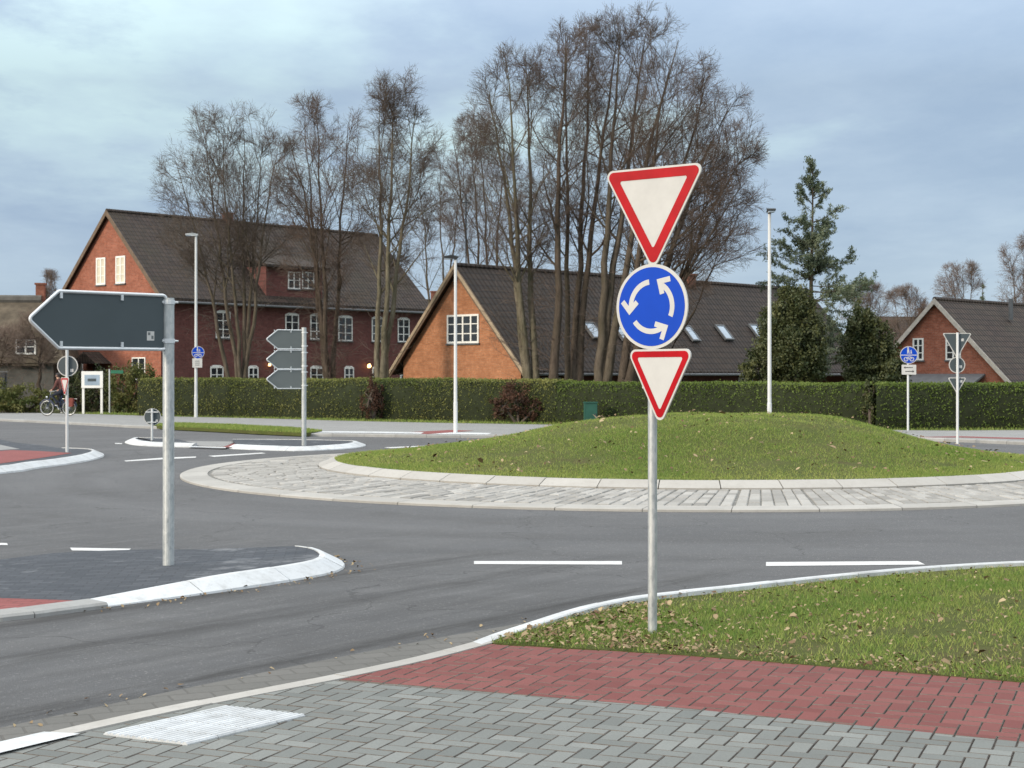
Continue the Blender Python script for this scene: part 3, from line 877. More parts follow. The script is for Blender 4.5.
isl_top = [p for p in isl_top]
mb = MB(); n_ = len(isl_top)
mb.mesh([(p.x, p.y, isl_z(p.x)) for p in isl_top] + [(p.x, p.y, -0.05) for p in isl_top], [tuple(range(n_))] + [(i, (i + 1) % n_, n_ + (i + 1) % n_, n_ + i) for i in range(n_)])
o = struct(mb.build('island_paving', M['dark_paver']))
bm_ = bmesh.new(); bm_.from_mesh(o.data); bmesh.ops.triangulate(bm_, faces=bm_.faces); bm_.to_mesh(o.data); bm_.free()
slab('island_crossing', GP([(-260, 600), (0, 598), (82, 600.6), (97, 602.6), (60, 606.2), (0, 611.4), (-260, 622)], 0.0435), -0.05, 0.0435, M['red_sheet'])
fl = smooth_line(GP([(-260, 634), (-100, 628), (0, 622), (60, 614.5), (108, 608.2)]), 6)
kerb('island_edging', fl, [(0.0, -0.05), (0.0, 0.03), (0.02, 0.048), (0.26, 0.053), (0.26, -0.05)], 1.0, M['kerb_grey'])

sheet('far_crossing_edge', GP([(188, 446.0), (226, 447.2), (226, 448.0), (190, 446.8)], 0.042), 0.042, M['kerb_white'])

# --- pavement corner on the left with its white kerb and red path
cor = GP([(-420, 505), (-200, 489), (0, 474), (40, 468.5), (80, 463), (100, 458.5), (105, 455.8), (100, 453.8), (88, 452.9), (70, 452.3)])
ck = smooth_line(cor, 6)
kerb('corner_kerb', ck, [(0.0, -0.05), (0.02, 0.03), (0.22, 0.12), (0.28, 0.125), (0.28, -0.05)], 1.0, M['kerb_white'])
cki = offset_line(ck, 0.28)
slab('corner_paving', [*cki, *GP([(40, 449.5), (16, 447), (0, 443.5), (-80, 440), (-500, 436)])], -0.05, 0.11, M['dark_paver'])
sheet('corner_path', GP([(-300, 483), (0, 463.5), (40, 458), (72, 453), (40, 451), (12, 450), (-60, 455), (-300, 462)], 0.115), 0.115, M['red_sheet'])
sheet('corner_footway', GP([(-300, 461.4), (-60, 454.4), (10, 449.4), (20, 449), (0, 444.6), (-80, 441), (-300, 439)], 0.114), 0.114, M['grey_sheet'] if 'grey_sheet' in M else M['far_paver'])

# --- far splitter island in two pieces with a crossing between
fa = smooth_line(GP([(176, 441.2), (150, 440.8), (134, 440.6), (126, 441.4), (124.5, 443), (132, 445), (145, 446.2), (165, 447), (190, 447.6)]), 6)
kerb('far_island_kerb', fa, [(0.0, -0.05), (0.02, 0.02), (0.20, 0.10), (0.30, 0.105), (0.30, -0.05)], 1.0, M['kerb_white'])
fb = smooth_line(GP([(226, 448.8), (260, 450.3), (300, 451.2), (340, 449.6), (360, 447.6), (366.5, 445.7), (362, 444.1), (345, 443.4), (320, 442.9), (280, 442.4), (236, 442.2)]), 6)
kerb('far_island_kerb', fb, [(0.0, -0.05), (0.02, 0.02), (0.24, 0.10), (0.34, 0.105), (0.34, -0.05)], 1.0, M['kerb_white'])
slab('far_island_paving', offset_line(fa, 0.3) + [Vector(p) for p in GP([(187, 445), (178, 442.5)])], -0.05, 0.09, M['dark_paver'])
slab('far_island_paving', offset_line(fb, 0.34), -0.05, 0.09, M['dark_paver'])
slab('far_island_crossing', GP([(192, 446.9), (224, 448), (236, 442.8), (186, 442.2)]), -0.05, 0.035, M['far_paver'])
sheet('far_island_red', GP([(222, 447.2), (232, 447.4), (243, 443.4), (233, 443.4)], 0.04), 0.04, M['red_sheet'])

# --- far pavement, verge and gardens behind
ZF = 0.09
far_edge = smooth_line(GP([(-900, 412), (-300, 416.5), (-60, 419.5), (0, 421.2), (60, 424), (130, 427.8), (176, 429.8), (240, 433.2), (304, 436.2), (360, 436.8), (424, 437.8), (490, 438), (600, 438), (720, 438), (880, 440), (959, 442.3), (1024, 445), (1200, 451), (1500, 459)]), 6)
back_px = [(1500, 438), (1200, 434.5), (1024, 433), (922, 433.2), (700, 430), (540, 427), (440, 425.3), (340, 423), (260, 420.6), (160, 418.3), (100, 416.4), (0, 414), (-60, 412.8), (-300, 409), (-900, 403)]
far_back = smooth_line(GP(back_px), 4)
kerb('far_kerb', far_edge, [(0.0, -0.05), (0.01, 0.07), (0.03, 0.09), (0.15, 0.095), (0.15, -0.05)], 1.0, M['kerb_grey'])
slab('far_pavement', [*offset_line(far_edge, 0.15), *far_back], -0.05, ZF, M['far_paver'])
slab('garden_ground', [*reversed(far_back), Vector((160, 58)), Vector((160, 220)), Vector((-160, 220)), Vector((-160, 106))], -0.05, ZF - 0.02, M['field'])
wedge = GP([(150, 425.5), (176, 424.2), (230, 425.6), (290, 428.8), (322, 431.8), (306, 434), (260, 432), (215, 429.6), (165, 427.3)], ZF)
slab('far_verge', wedge, 0.02, ZF + 0.03, M['turf'])
sheet('far_crossing', GP([(392, 433.2), (450, 430), (474, 430.8), (428, 434.2)], ZF), ZF + 0.004, M['red_sheet'])
sheet('far_tactile_strip', GP([(310, 431.6), (360, 431.6), (424, 432.6), (421, 433.9), (360, 433.0), (312, 432.7)], ZF), ZF + 0.008, M['kerb_white'])
sheet('far_tactile_strip', GP([(430, 434.3), (452, 432.6), (492, 433.2), (488, 434.6)], ZF), ZF + 0.008, M['kerb_white'])
sheet('far_crossing', GP([(900, 437.4), (960, 437.6), (1060, 440.5), (1060, 439), (960, 436.3)], ZF), ZF + 0.004, M['red_sheet'])
# right-hand splitter island (behind the mound)
rb = smooth_line(GP([(1120, 458), (1060, 454.5), (1012, 451.5), (985, 449.3), (948, 445.5), (930, 443.5), (924, 442), (930, 440.8), (950, 440.4), (1000, 443), (1060, 447), (1120, 451)]), 5)
# --- white markings
mk = M['paint']
for q in ([(474, 561), (622, 561), (622, 564.5), (474, 564)], [(766, 562), (918, 561), (925, 564.5), (766, 566)],
          [(70, 547.6), (131, 548.6), (128, 551), (72, 550.4)], [(-40, 542), (7, 543), (8, 545), (-40, 545)],
          [(124, 460.6), (164, 457.6), (196, 456.5), (196, 457.6), (164, 459.2), (126, 461.4)],
          [(208, 455.8), (262, 452.6), (266, 453.3), (214, 456.8)],
          [(384, 447.4), (434, 445.2), (436, 445.9), (390, 448.2)],
          [(115, 443), (122, 443.2), (122, 444), (115, 443.8)],
          [(1140, 563), (1280, 566), (1280, 570), (1140, 566.5)]):
    sheet('road_marking', GP(q, 0.004), 0.004, mk)
# tactile plate with ribs
tq = [Vector(G(x, y, ZP)) for x, y in ((103, 735), (187, 745.5), (302, 716.5), (225, 707.5))]
mb = MB()
u = (tq[1] - tq[0]); v = (tq[3] - tq[0])


def tp(a, b): return tq[0] + u * a + v * b


nr_ = 15
for k in range(nr_):
    for h0, h1 in ((0.004, 0.246), (0.254, 0.496), (0.504, 0.746), (0.754, 0.996)):
        a0, a1 = (k + 0.12) / nr_, (k + 0.88) / nr_; am0, am1 = (k + 0.28) / nr_, (k + 0.72) / nr_
        p = [tp(a0, h0), tp(a1, h0), tp(a1, h1), tp(a0, h1)]; t2 = [tp(am0, h0), tp(am1, h0), tp(am1, h1), tp(am0, h1)]
        vs = [(*q, ZP + 0.006) for q in p] + [(*q, ZP + 0.014) for q in t2]
        mb.mesh(vs, [(4, 5, 6, 7), (0, 1, 5, 4), (1, 2, 6, 5), (2, 3, 7, 6), (3, 0, 4, 7)], 0, random.random())
for h0, h1 in ((0.003, 0.247), (0.253, 0.497), (0.503, 0.747), (0.753, 0.997)):
    for a0, a1 in ((0.0, 0.498), (0.502, 1.0)):
        vs = [(*q, z) for z in (ZP - 0.01, ZP + 0.0065) for q in (tp(a0, h0), tp(a1, h0), tp(a1, h1), tp(a0, h1))]
        mb.mesh(vs, [(4, 5, 6, 7), (0, 1, 5, 4), (1, 2, 6, 5), (2, 3, 7, 6), (3, 0, 4, 7)], 0, random.random())
struct(mb.build('tactile_paving', M['kerb_white']))
# crumbs of leaf and grit washed against the kerbs
Xs, Ys = [], []
for ln, off, cnt in ((ik, -0.05, 200), (gut, 0.05, 60), (kv, 0.05, 50), (ik, -0.2, 15)):
    for _ in range(cnt):
        p = random.choice(ln); Xs.append(p.x + random.gauss(0, 0.12)); Ys.append(p.y + random.gauss(0, 0.05) + off)
litter('gutter_leaves', np.array(Xs), np.array(Ys), np.full(len(Xs), 0.004), 0.014, 14)
#@@GROUND_END

# ================================================================== SIGNS AND LAMPS
def rounded(pts, r, n=6):
    """round the corners of a polygon"""
    out = []
    for i in range(len(pts)):
        p0, p, p1 = Vector(pts[i - 1]), Vector(pts[i]), Vector(pts[(i + 1) % len(pts)])
        a, b = (p0 - p).normalized(), (p1 - p).normalized()
        half = math.acos(max(-1, min(1, a.dot(b)))) / 2
        d = r / math.tan(half); c = p + (a + b).normalized() * (r / math.sin(half))
        s, e = p + a * d - c, p + b * d - c
        a0, a1 = math.atan2(s.y, s.x), math.atan2(e.y, e.x)
        da = (a1 - a0 + math.pi) % (2 * math.pi) - math.pi
        for k in range(n + 1):
            t = a0 + da * k / n; out.append((c.x + math.cos(t) * r, c.y + math.sin(t) * r))
    return out


def tri(side, r, inset=0.0, cz=0.0):
    """downward triangle of given nominal side (corners rounded), centred on its centroid at height cz"""
    h = side * math.sqrt(3) / 2
    base = [(-side / 2, h / 3), (0, -2 * h / 3), (side / 2, h / 3)]
    k = (h / 3 - inset) / (h / 3)
    return [(x, y + cz) for x, y in rounded([(x * k, y * k) for x, y in base], r)]


def disc(r, cz=0.0, n=40, sx=1): return [(sx * r * math.cos(2 * math.pi * i / n), cz + r * math.sin(2 * math.pi * i / n)) for i in range(n)]


def face_fn(az, px=0.0, py=0.0, du=0.0):
    """local sign frame: u to the right seen from the front, v up, w towards the front; az = heading of the front normal"""
    nx, ny = math.cos(az), math.sin(az)
    ux, uy = -ny, nx
    return lambda u, v, w: (px + (u + du) * ux + nx * w, py + (u + du) * uy + ny * w, v)


def give_way(root, cz, side, az, w0, border=0.1, dx=0.0):
    fn = face_fn(az, 0, 0, dx); mb = MB()
    mb.prism(tri(side, 0.045, 0, cz), fn, w0, w0 + 0.012)
    p = mb.build('give_way_plate', M['sign_white'], root)
    mb = MB(); mb.ring(tri(side, 0.035, 0.014, cz), tri(side, 0.012, border, cz), fn, w0 + 0.0125, w0 + 0.0145)
    mb.build('red_border', M['sign_red'], p)
    mb = MB(); mb.prism(tri(side, 0.04, 0.006, cz), fn, w0 - 0.003, w0 - 0.0005); mb.build('back_sheet', M['sign_back'], p)
    return p


def clamp(root, z, az, r, w0, m='alu', wid=0.06):
    fn = face_fn(az); mb = MB()
    mb.tube([(0, 0, z - 0.018), (0, 0, z + 0.018)], r + 0.006, 14)
    mb.prism([(-wid, z - 0.016), (wid, z - 0.016), (wid, z + 0.016), (-wid, z + 0.016)], fn, r * 0.7, w0 - 0.003)
    return mb.build('clamp', M[m], root)


# --- the roundabout sign in the foreground
bx, by = G(652.5, 633, 0.034)
sg = thing('roundabout_sign_post', 'foreground post with two red and white triangles and a blue roundabout sign', 'road sign', (bx, by, 0.05))
sS = F / by                                          # pixels per metre at the post


def zz_(py): return H + (HZ - py) / sS - 0.05


mb = MB(); mb.tube([(0, 0, -0.3), (0, 0, zz_(182))], 0.0315, 20)
mb.tube([(0, 0, zz_(182)), (0, 0, zz_(182) + 0.012)], [0.033, 0.028], 20)
post = mb.build('post', M['galv'], sg, smooth=False)
AZ1, AZ2, AZ3 = R(-90 - 38), R(-90 - 39), R(-90 - 47)
give_way(sg, zz_(203), 0.825, AZ1, 0.042, 0.078, 0.04)
give_way(sg, zz_(375), 0.61, AZ3, 0.042, 0.055, 0.115)
for z, a in ((zz_(190), AZ1), (zz_(226), AZ1), (zz_(290), AZ2), (zz_(322), AZ2), (zz_(360), AZ3), (zz_(386), AZ3)): clamp(sg, z, a, 0.0315, 0.042)
fn = face_fn(AZ2, 0, 0, 0.028); cz = zz_(307); rad = 0.292
mb = MB(); mb.prism(disc(rad, cz, 56), fn, 0.042, 0.054); rp = mb.build('roundabout_plate', M['sign_white'], sg)
mb = MB(); mb.prism(disc(rad - 0.004, cz, 56), fn, 0.039, 0.0415); mb.build('back_sheet', M['sign_back'], rp)
mb = MB(); mb.prism(disc(rad - 0.022, cz, 56), fn, 0.0543, 0.0555); mb.build('blue_field', M['sign_blue'], rp)
for k in range(3):
    a0, a1 = R(-24 + 120 * k), R(74 + 120 * k); ra, th_ = rad * 0.58, rad * 0.125
    ch = Vector((math.cos(a1), math.sin(a1))); tn = Vector((-ch.y, ch.x)); tn = (tn + ch * 0.30).normalized(); sd = Vector((tn.y, -tn.x))
    tip = ch * rad * 0.64 + tn * rad * 0.03
    ha = R(43); bt = rad * 0.125; bl = rad * 0.37
    apex = tip - tn * (bt / math.sin(ha))
    ae = a1 - (bt / math.sin(ha)) * 0.62 / ra
    n_ = 14
    outer = [(math.cos(a0 + (ae - a0) * i / n_) * (ra + th_ / 2), math.sin(a0 + (ae - a0) * i / n_) * (ra + th_ / 2)) for i in range(n_ + 1)]
    inn = [(math.cos(a0 + (ae - a0) * i / n_) * (ra - th_ / 2), math.sin(a0 + (ae - a0) * i / n_) * (ra - th_ / 2)) for i in range(n_, -1, -1)]
    mb = MB(); mb.prism([(x, y + cz) for x, y in outer + inn], fn, 0.0558, 0.0566)
    for sgn in (1, -1):
        bd = -tn * math.cos(ha) + sd * sgn * math.sin(ha); mi_ = -tn * math.sin(ha) - sd * sgn * math.cos(ha)
        q = [tip, tip + bd * bl, tip + bd * bl + mi_ * bt, apex]
        if sgn < 0: q.reverse()
        mb.prism([(p.x, p.y + cz) for p in q][::-1], fn, 0.0559 + 0.0003 * (sgn > 0), 0.0570 + 0.0003 * (sgn > 0))
    mb.build('arrow', M['sign_white'], rp)


# --- arrow boards seen from behind
def arrow_board(root, L, Hh, z0, phi, w, back, name='arrow_board', tube_r=0.0155, head=0.28, sticker=True):
    """pointed board whose tip lies at distance L from the post in direction phi; seen from its back"""
    dx, dy = math.cos(phi), math.sin(phi); nx, ny = -dy, dx          # normal of the face that is seen
    if ny > 0: nx, ny = -nx, -ny
    fn = lambda u, v, ww: (dx * u + nx * ww, dy * u + ny * ww, v)
    out = rounded([(0.03, z0), (L - head, z0), (L, z0 + Hh / 2), (L - head, z0 + Hh), (0.03, z0 + Hh)], 0.035, 5)
    mb = MB(); mb.prism(out, fn, w - 0.004, w + 0.004); p = mb.build(name, M[back], root)
    mb = MB(); n = len(out)
    pts = [Vector(fn(u, v, w + 0.006)) for u, v in out]
    mb.tube(pts + [pts[0]], tube_r, 8, cap=False); mb.build('edge_frame', M['alu'], p, smooth=True)
    for u, v, hh in ((0.35 * L, z0 + Hh, -1), (0.35 * L, z0, 1), (0.78 * L, z0 + Hh, -1), (0.78 * L, z0, 1)):
        mb = MB(); mb.prism([(u - 0.012, v), (u + 0.012, v), (u + 0.012, v + hh * 0.06), (u - 0.012, v + hh * 0.06)], fn, w + 0.0045, w + 0.018)
        mb.build('edge_clip', M['alu'], p)
    if sticker:
        mb = MB(); a = L * 0.11
        mb.prism([(a, z0 + Hh * 0.16), (a + 0.075, z0 + Hh * 0.16), (a + 0.075, z0 + Hh * 0.33), (a, z0 + Hh * 0.33)], fn, w + 0.0042, w + 0.0052)
        st = mb.build('sticker', M['sign_white'], p)
        mb = MB(); mb.prism([(a + 0.008, z0 + Hh * 0.19), (a + 0.03, z0 + Hh * 0.19), (a + 0.03, z0 + Hh * 0.25), (a + 0.008, z0 + Hh * 0.25)], fn, w + 0.0055, w + 0.006)
        mb.prism([(a + 0.04, z0 + Hh * 0.26), (a + 0.065, z0 + Hh * 0.26), (a + 0.065, z0 + Hh * 0.31), (a + 0.04, z0 + Hh * 0.31)], fn, w + 0.0055, w + 0.006)
        mb.build('sticker_print', M['sign_back_grey'], st)
    for q in (0.16, 0.88):
        mb = MB(); mb.tube([(0, 0, z0 + Hh * q - 0.02), (0, 0, z0 + Hh * q + 0.02)], 0.058 if tube_r > 0.015 else 0.066, 14)
        c0 = Vector(fn(-0.05, z0 + Hh * q, w)); mb.tube([c0, Vector(fn(0.07, z0 + Hh * q, w + 0.004))], 0.012, 6)
        mb.tube([c0, c0 - Vector((dx, dy, 0)) * 0.05], 0.009, 6)
        mb.build('clamp', M['alu'], p)
    return p


bx, by = G(168.5, 562, 0.105); s_ = F / by
t = thing('arrow_sign_post', 'big blank back of a pointed direction sign on a thick galvanised post', 'road sign', (bx, by, 0.105))
mb = MB(); mb.tube([(0, 0, -0.3), (0, 0, H - 0.105 + (HZ - 298) / s_)], 0.052, 20)
mb.build('post', M['galv'], t)
arrow_board(t, 1.37, 0.49, H - 0.105 + (HZ - 349.5) / s_, R(180 + 44), 0.0, 'sign_back')

bx, by = G(304, 445.5, 0.09); s_ = F / by
t = thing('direction_sign_post', 'grey post with three pointed grey sign backs stacked above each other on the far island', 'road sign', (bx, by, 0.09))
mb = MB(); mb.tube([(0, 0, -0.3), (0, 0, H - 0.09 + (HZ - 327.5) / s_)], 0.06, 14); mb.build('post', M['galv'], t)
for y1 in (349, 369, 388.5): arrow_board(t, 0.99, 0.46, H - 0.09 + (HZ - y1) / s_, R(180 + 30), 0.0, 'sign_back_grey', tube_r=0.014, head=0.3, sticker=False)


def back_round(root, cz, r, az, w=0.05, rim=0.02, name='round_plate', back='sign_back'):
    fn = face_fn(az); mb = MB(); mb.prism(disc(r - rim * 0.8, cz, 36), fn, w, w + 0.006); p = mb.build(name, M[back], root)
    mb = MB(); mb.ring(disc(r, cz, 36), disc(r - rim, cz, 36), fn, w - 0.006, w + 0.012); mb.build('rim', M['sign_white'], p)
    return p


def back_tri(root, cz, side, az, w=0.05, rim=0.025):
    fn = face_fn(az); mb = MB(); mb.prism(tri(side, 0.03, rim * 0.5, cz), fn, w, w + 0.006); p = mb.build('give_way_plate', M['sign_back'], root)
    mb = MB(); mb.ring(tri(side, 0.03, 0, cz), tri(side, 0.02, rim * 0.8, cz), fn, w - 0.006, w + 0.012); mb.build('rim', M['sign_white'], p)
    return p


def sticker_on(p, az, w, u0, v0, s=0.06):
    fn = face_fn(az); mb = MB(); mb.prism([(u0, v0), (u0 + s, v0), (u0 + s, v0 + s), (u0, v0 + s)], fn, w, w + 0.001)
    mb.build('sticker', M['sign_white'], p)


SOUTH = R(-90)
bx, by = G(67, 452, 0.115); s_ = F / by
t = thing('round_sign_post', 'thin post with a round sign back and a narrow red and white triangle', 'road sign', (bx, by, 0.115))
mb = MB(); mb.tube([(0, 0, -0.3), (0, 0, H - 0.115 + (HZ - 349) / s_)], 0.032, 12); mb.build('post', M['lamp_grey'], t)
p = back_round(t, H - 0.115 + (HZ - 366) / s_, 0.23, SOUTH, -0.05); sticker_on(p, SOUTH, -0.043, 0.06, H - 0.115 + (HZ - 372) / s_, 0.07)
az = R(-90 - 52); fn = face_fn(az); cz = H - 0.115 + (HZ - 384) / s_
give_way(t, cz, 0.50, az, 0.042, 0.05)

bx, by = G(152, 440.5, 0.09); s_ = F / by
t = thing('keep_right_sign', 'knee-high round sign back on a short post at the tip of the far island', 'road sign', (bx, by, 0.09))
mb = MB(); mb.tube([(0, 0, -0.2), (0, 0, H - 0.09 + (HZ - 408.5) / s_)], 0.03, 10); mb.build('post', M['lamp_grey'], t)
z = H - 0.09 + (HZ - 417) / s_
p = back_round(t, z, 0.225, SOUTH, -0.06, 0.012, 'round_plate'); sticker_on(p, SOUTH, -0.05, 0.08, z - 0.13, 0.06)
mb = MB(); mb.box(-0.17, 0.17, -0.045, -0.02, z + 0.12, z + 0.145); mb.build('cross_bar', M['alu'], t)
mb = MB(); mb.box(-0.12, 0.12, -0.045, -0.02, z - 0.15, z - 0.125); mb.build('cross_bar', M['alu'], t)

bx, by = G(957.5, 440.5, 0.09); s_ = F / by
t = thing('stacked_sign_post', 'white post with backs of two triangles and a circle by the right hedge', 'road sign', (bx, by, 0.09))
mb = MB(); mb.tube([(0, 0, -0.3), (0, 0, H - 0.09 + (HZ - 332.5) / s_)], 0.034, 12); mb.build('post', M['lamp_white'], t)
for cy, side in ((341.5, 0.78), (383, 0.5)):
    p = back_tri(t, H - 0.09 + (HZ - cy) / s_, side, SOUTH, -0.05); sticker_on(p, SOUTH, -0.042, side * 0.14, H - 0.09 + (HZ - cy) / s_ + 0.01, 0.07)
p = back_round(t, H - 0.09 + (HZ - 365) / s_, 0.215, SOUTH, -0.05); sticker_on(p, SOUTH, -0.042, 0.06, H - 0.09 + (HZ - 368) / s_, 0.07)


def path_symbols(root, fn, cz, r, w):
    """foot and cycle path sign: walkers above, bicycle below a white line"""
    mb = MB(); mb.prism(disc(r, cz, 36), fn, w, w + 0.006); p = mb.build('path_plate', M['sign_white'], root)
    mb = MB(); mb.prism(disc(r * 0.93, cz, 36), fn, w + 0.0065, w + 0.0075); mb.build('blue_field', M['sign_blue'], p)
    mb = MB(); a, b = w + 0.008, w + 0.009
    mb.prism([(-r * .9, cz - r * .06), (r * .9, cz - r * .06), (r * .9, cz + r * .03), (-r * .9, cz + r * .03)], fn, a, b)
    for ox, s in ((-0.10, 1.0), (0.24, 0.62)):                       # adult and child
        q = [(ox - .10 * s, .12), (ox - .02 * s, .12), (ox + .02 * s, .36 * s + .06), (ox + .09 * s, .12), (ox + .17 * s, .12), (ox + .11 * s, .62 * s + .04), (ox - .09 * s, .62 * s + .04)]
        mb.prism([(x * r, cz + y * r) for x, y in q], fn, a, b)
        mb.prism([(x + ox * r, y) for x, y in disc(.1 * s * r, cz + (.74 * s + .05) * r, 12)], fn, a, b)
    for ox in (-.33, .33):
        mb.ring([(x + ox * r, y) for x, y in disc(.25 * r, cz - .48 * r, 20)], [(x + ox * r, y) for x, y in disc(.17 * r, cz - .48 * r, 20)], fn, a, b)
    for (x0, y0), (x1, y1) in (((-.33, -.48), (-.12, -.22)), ((-.12, -.22), (.25, -.22)), ((.25, -.22), (.33, -.48)), ((-.12, -.22), (0.02, -.48)), ((.02, -.48), (.25, -.22))):
        d = Vector((x1 - x0, y1 - y0)).normalized(); nn = Vector((-d.y, d.x)) * .035
        mb.prism([((x0 - nn.x) * r, cz + (y0 - nn.y) * r), ((x1 - nn.x) * r, cz + (y1 - nn.y) * r), ((x1 + nn.x) * r, cz + (y1 + nn.y) * r), ((x0 + nn.x) * r, cz + (y0 + nn.y) * r)], fn, a, b)
    mb.build('path_symbols', M['sign_white'], p)
    return p


bx, by = G(908, 430.5, 0.09); s_ = F / by
t = thing('path_sign_post', 'blue foot and cycle path sign on a pale post in front of the right hedge', 'road sign', (bx, by, 0.09))
mb = MB(); mb.tube([(0, 0, -0.3), (0, 0, H - 0.09 + (HZ - 348) / s_)], 0.032, 12); mb.build('post', M['lamp_white'], t)
fn = face_fn(R(-94), 0.02, 0)
path_symbols(t, fn, H - 0.09 + (HZ - 355) / s_, 0.275, 0.045)
zc = H - 0.09 + (HZ - 369.5) / s_
mb = MB(); mb.prism(rounded([(-.225, zc - .16), (.225, zc - .16), (.225, zc + .15), (-.225, zc + .15)], .02), fn, .045, .051); p = mb.build('arrow_plate', M['sign_white'], t)
mb = MB()
for zq, sg_ in ((zc + .06, -1), (zc - .06, 1)):
    mb.prism([(-.12, zq - .012), (.12, zq - .012), (.12, zq + .012), (-.12, zq + .012)], fn, .0513, .0522)
    q = [(sg_ * .165, zq), (sg_ * .11, zq + .04), (sg_ * .11, zq - .04)]
    mb.prism(q if sg_ < 0 else q[::-1], fn, .0515, .0525)
mb.build('arrows', M['black'], p)


def street_lamp(px, py, base_z, top_y, m, label, r0, r1, head, fixY=None):
    if fixY: by = fixY; bx = (px - CX) * by / F
    else: bx, by = G(px, py, base_z)
    s_ = F / by; top = H - base_z + (HZ - top_y) / s_
    t = thing('street_lamp', label, 'street lamp', (bx, by, base_z), 0, 'street lamps around the roundabout')
    mb = MB(); mb.tube([(0, 0, -0.3), (0, 0, 0.9), (0, 0, 0.95), (0, 0, top)], [r0, r0, r0 * 0.86, r1], 14); mb.build('pole', M[m], t)
    mb = MB(); dx, dy = head
    L = math.hypot(dx, dy); ux, uy = dx / L, dy / L
    mtx = Matrix(((ux, -uy, 0, 0), (uy, ux, 0, 0), (0, 0, 1, 0), (0, 0, 0, 1)))
    mb.tube([(0, 0, top - 0.02), (0, 0, top + 0.06)], r1 * 1.25, 10)
    prof = [(-0.08, top + 0.02), (L * 0.3, top - 0.0), (L, top + 0.035), (L, top + 0.075), (L * 0.35, top + 0.12), (-0.08, top + 0.08)]
    vs = []
    for w in (-0.12, 0.12):
        for u, v in prof: vs.append(mtx @ Vector((u, w * (1 if u > 0 else 0.5), v)))
    n = len(prof); mb.mesh(vs, [tuple(range(n)), tuple(range(2 * n - 1, n - 1, -1))] + [(i, (i + 1) % n, n + (i + 1) % n, n + i) for i in range(n)])
    h = mb.build('lamp_head', M['lamp_dark'] if m != 'lamp_grey' else M['lamp_grey'], t)
    mb = MB(); mb.box(L * 0.35, L * 0.95, -0.09, 0.09, top - 0.012, top + 0.012, 0, mtx); mb.build('lens', M['glass_sky'], h)
    mb = MB(); mb.box(-r0 * 0.5, r0 * 0.5, -r0 - 0.004, -r0 + 0.02, 0.35, 0.8); mb.build('access_door', M[m], t)
    return t, s_


lt, s_ = street_lamp(196, 417.3, 0.09, 236, 'lamp_grey', 'tall grey street lamp with a small blue path sign before the long brick house', 0.075, 0.05, (-0.42, -0.1))
fn = face_fn(R(-80), 0.09, -0.02)
path_symbols(lt, fn, H - .09 + (HZ - 352.5) / s_, 0.26, 0.08)
zc = H - .09 + (HZ - 363) / s_
mb = MB(); mb.prism(rounded([(-.23, zc - .19), (.17, zc - .19), (.17, zc + .19), (-.23, zc + .19)], .02), fn, .08, .086); p = mb.build('info_plate', M['sign_white'], lt)
mb = MB()
for q in (-.1, -.02, .06): mb.prism([(-.12, zc + q), (.06, zc + q), (.06, zc + q + .03), (-.12, zc + q + .03)], fn, .0863, .087)
mb.build('plate_lines', M['sign_back_grey'], p)
street_lamp(455.5, 433, 0.09, 259, 'lamp_white', 'white street lamp on the far pavement in front of the orange brick gable', 0.062, 0.042, (-0.36, -0.05))
street_lamp(769.5, 440, 0.09, 213, 'lamp_white', 'white street lamp rising behind the grassy mound', 0.066, 0.044, (-0.02, -0.5), fixY=45.0)

# notice board, street-name sign, green cabinet
bx, by = G(92.5, 414, 0.07); s_ = F / by
t = thing('notice_board', 'white notice board on two white posts among the bushes', 'notice board', (bx, by, 0.07), R(4))
for x in (-0.41, 0.41):
    mb = MB(); mb.box(x - 0.05, x + 0.05, -0.05, 0.05, -0.2, 1.95); mb.build('post', M['frame_white'], t)
zb = H - .07 + (HZ - 388) / s_
mb = MB(); mb.box(-0.48, 0.48, -0.09, -0.052, zb, zb + 0.76); p = mb.build('board', M['frame_white'], t)
mb = MB(); mb.box(-0.34, 0.34, -0.094, -0.0915, zb + 0.12, zb + 0.6); mb.build('poster', M['glass_sky'], p)
mb = MB(); mb.box(-0.2, 0.18, -0.098, -0.0955, zb + 0.30, zb + 0.43); mb.build('dark_heading', M['sign_back'], p)
bx, by = G(109.5, 413.5, 0.07); s_ = F / by
t = thing('street_name_sign', 'slim pole with a small green street name plate beside the notice board', 'street sign', (bx, by, 0.07))
mb = MB(); mb.tube([(0, 0, -0.2), (0, 0, H - .07 + (HZ - 369) / s_)], 0.035, 10); mb.build('pole', M['lamp_grey'], t)
zb = H - .07 + (HZ - 373.5) / s_; mb = MB(); mb.prism(rounded([(0.06, zb), (0.62, zb), (0.62, zb + .15), (.06, zb + .15)], .02), face_fn(R(-80)), .03, .045); mb.build('name_plate', M['green_plate'], t)
bx, by = (590.5 - CX) * 55.0 / F, 55.0
t = thing('utility_cabinet', 'green utility cabinet standing at the foot of the hedge', 'utility cabinet', (bx, by, 0.07), R(6))
mb = MB(); mb.box(-0.22, 0.22, -0.16, 0.16, 0.06, 0.78); mb.build('body', M['cabinet'], t)
mb = MB(); mb.box(-0.235, 0.235, -0.19, 0.18, 0.78, 0.82); mb.build('lid', M['cabinet'], t)
mb = MB(); mb.box(-0.21, 0.21, -0.15, 0.15, -0.1, 0.06); mb.build('plinth', M['lead'], t)
mb = MB(); mb.box(-0.2, 0.2, -0.172, -0.1625, 0.1, 0.74); d = mb.build('door', M['cabinet'], t)
mb = MB(); mb.box(0.13, 0.17, -0.19, -0.1735, 0.32, 0.42); mb.build('handle', M['lamp_dark'], d)
#@@SIGNS_END

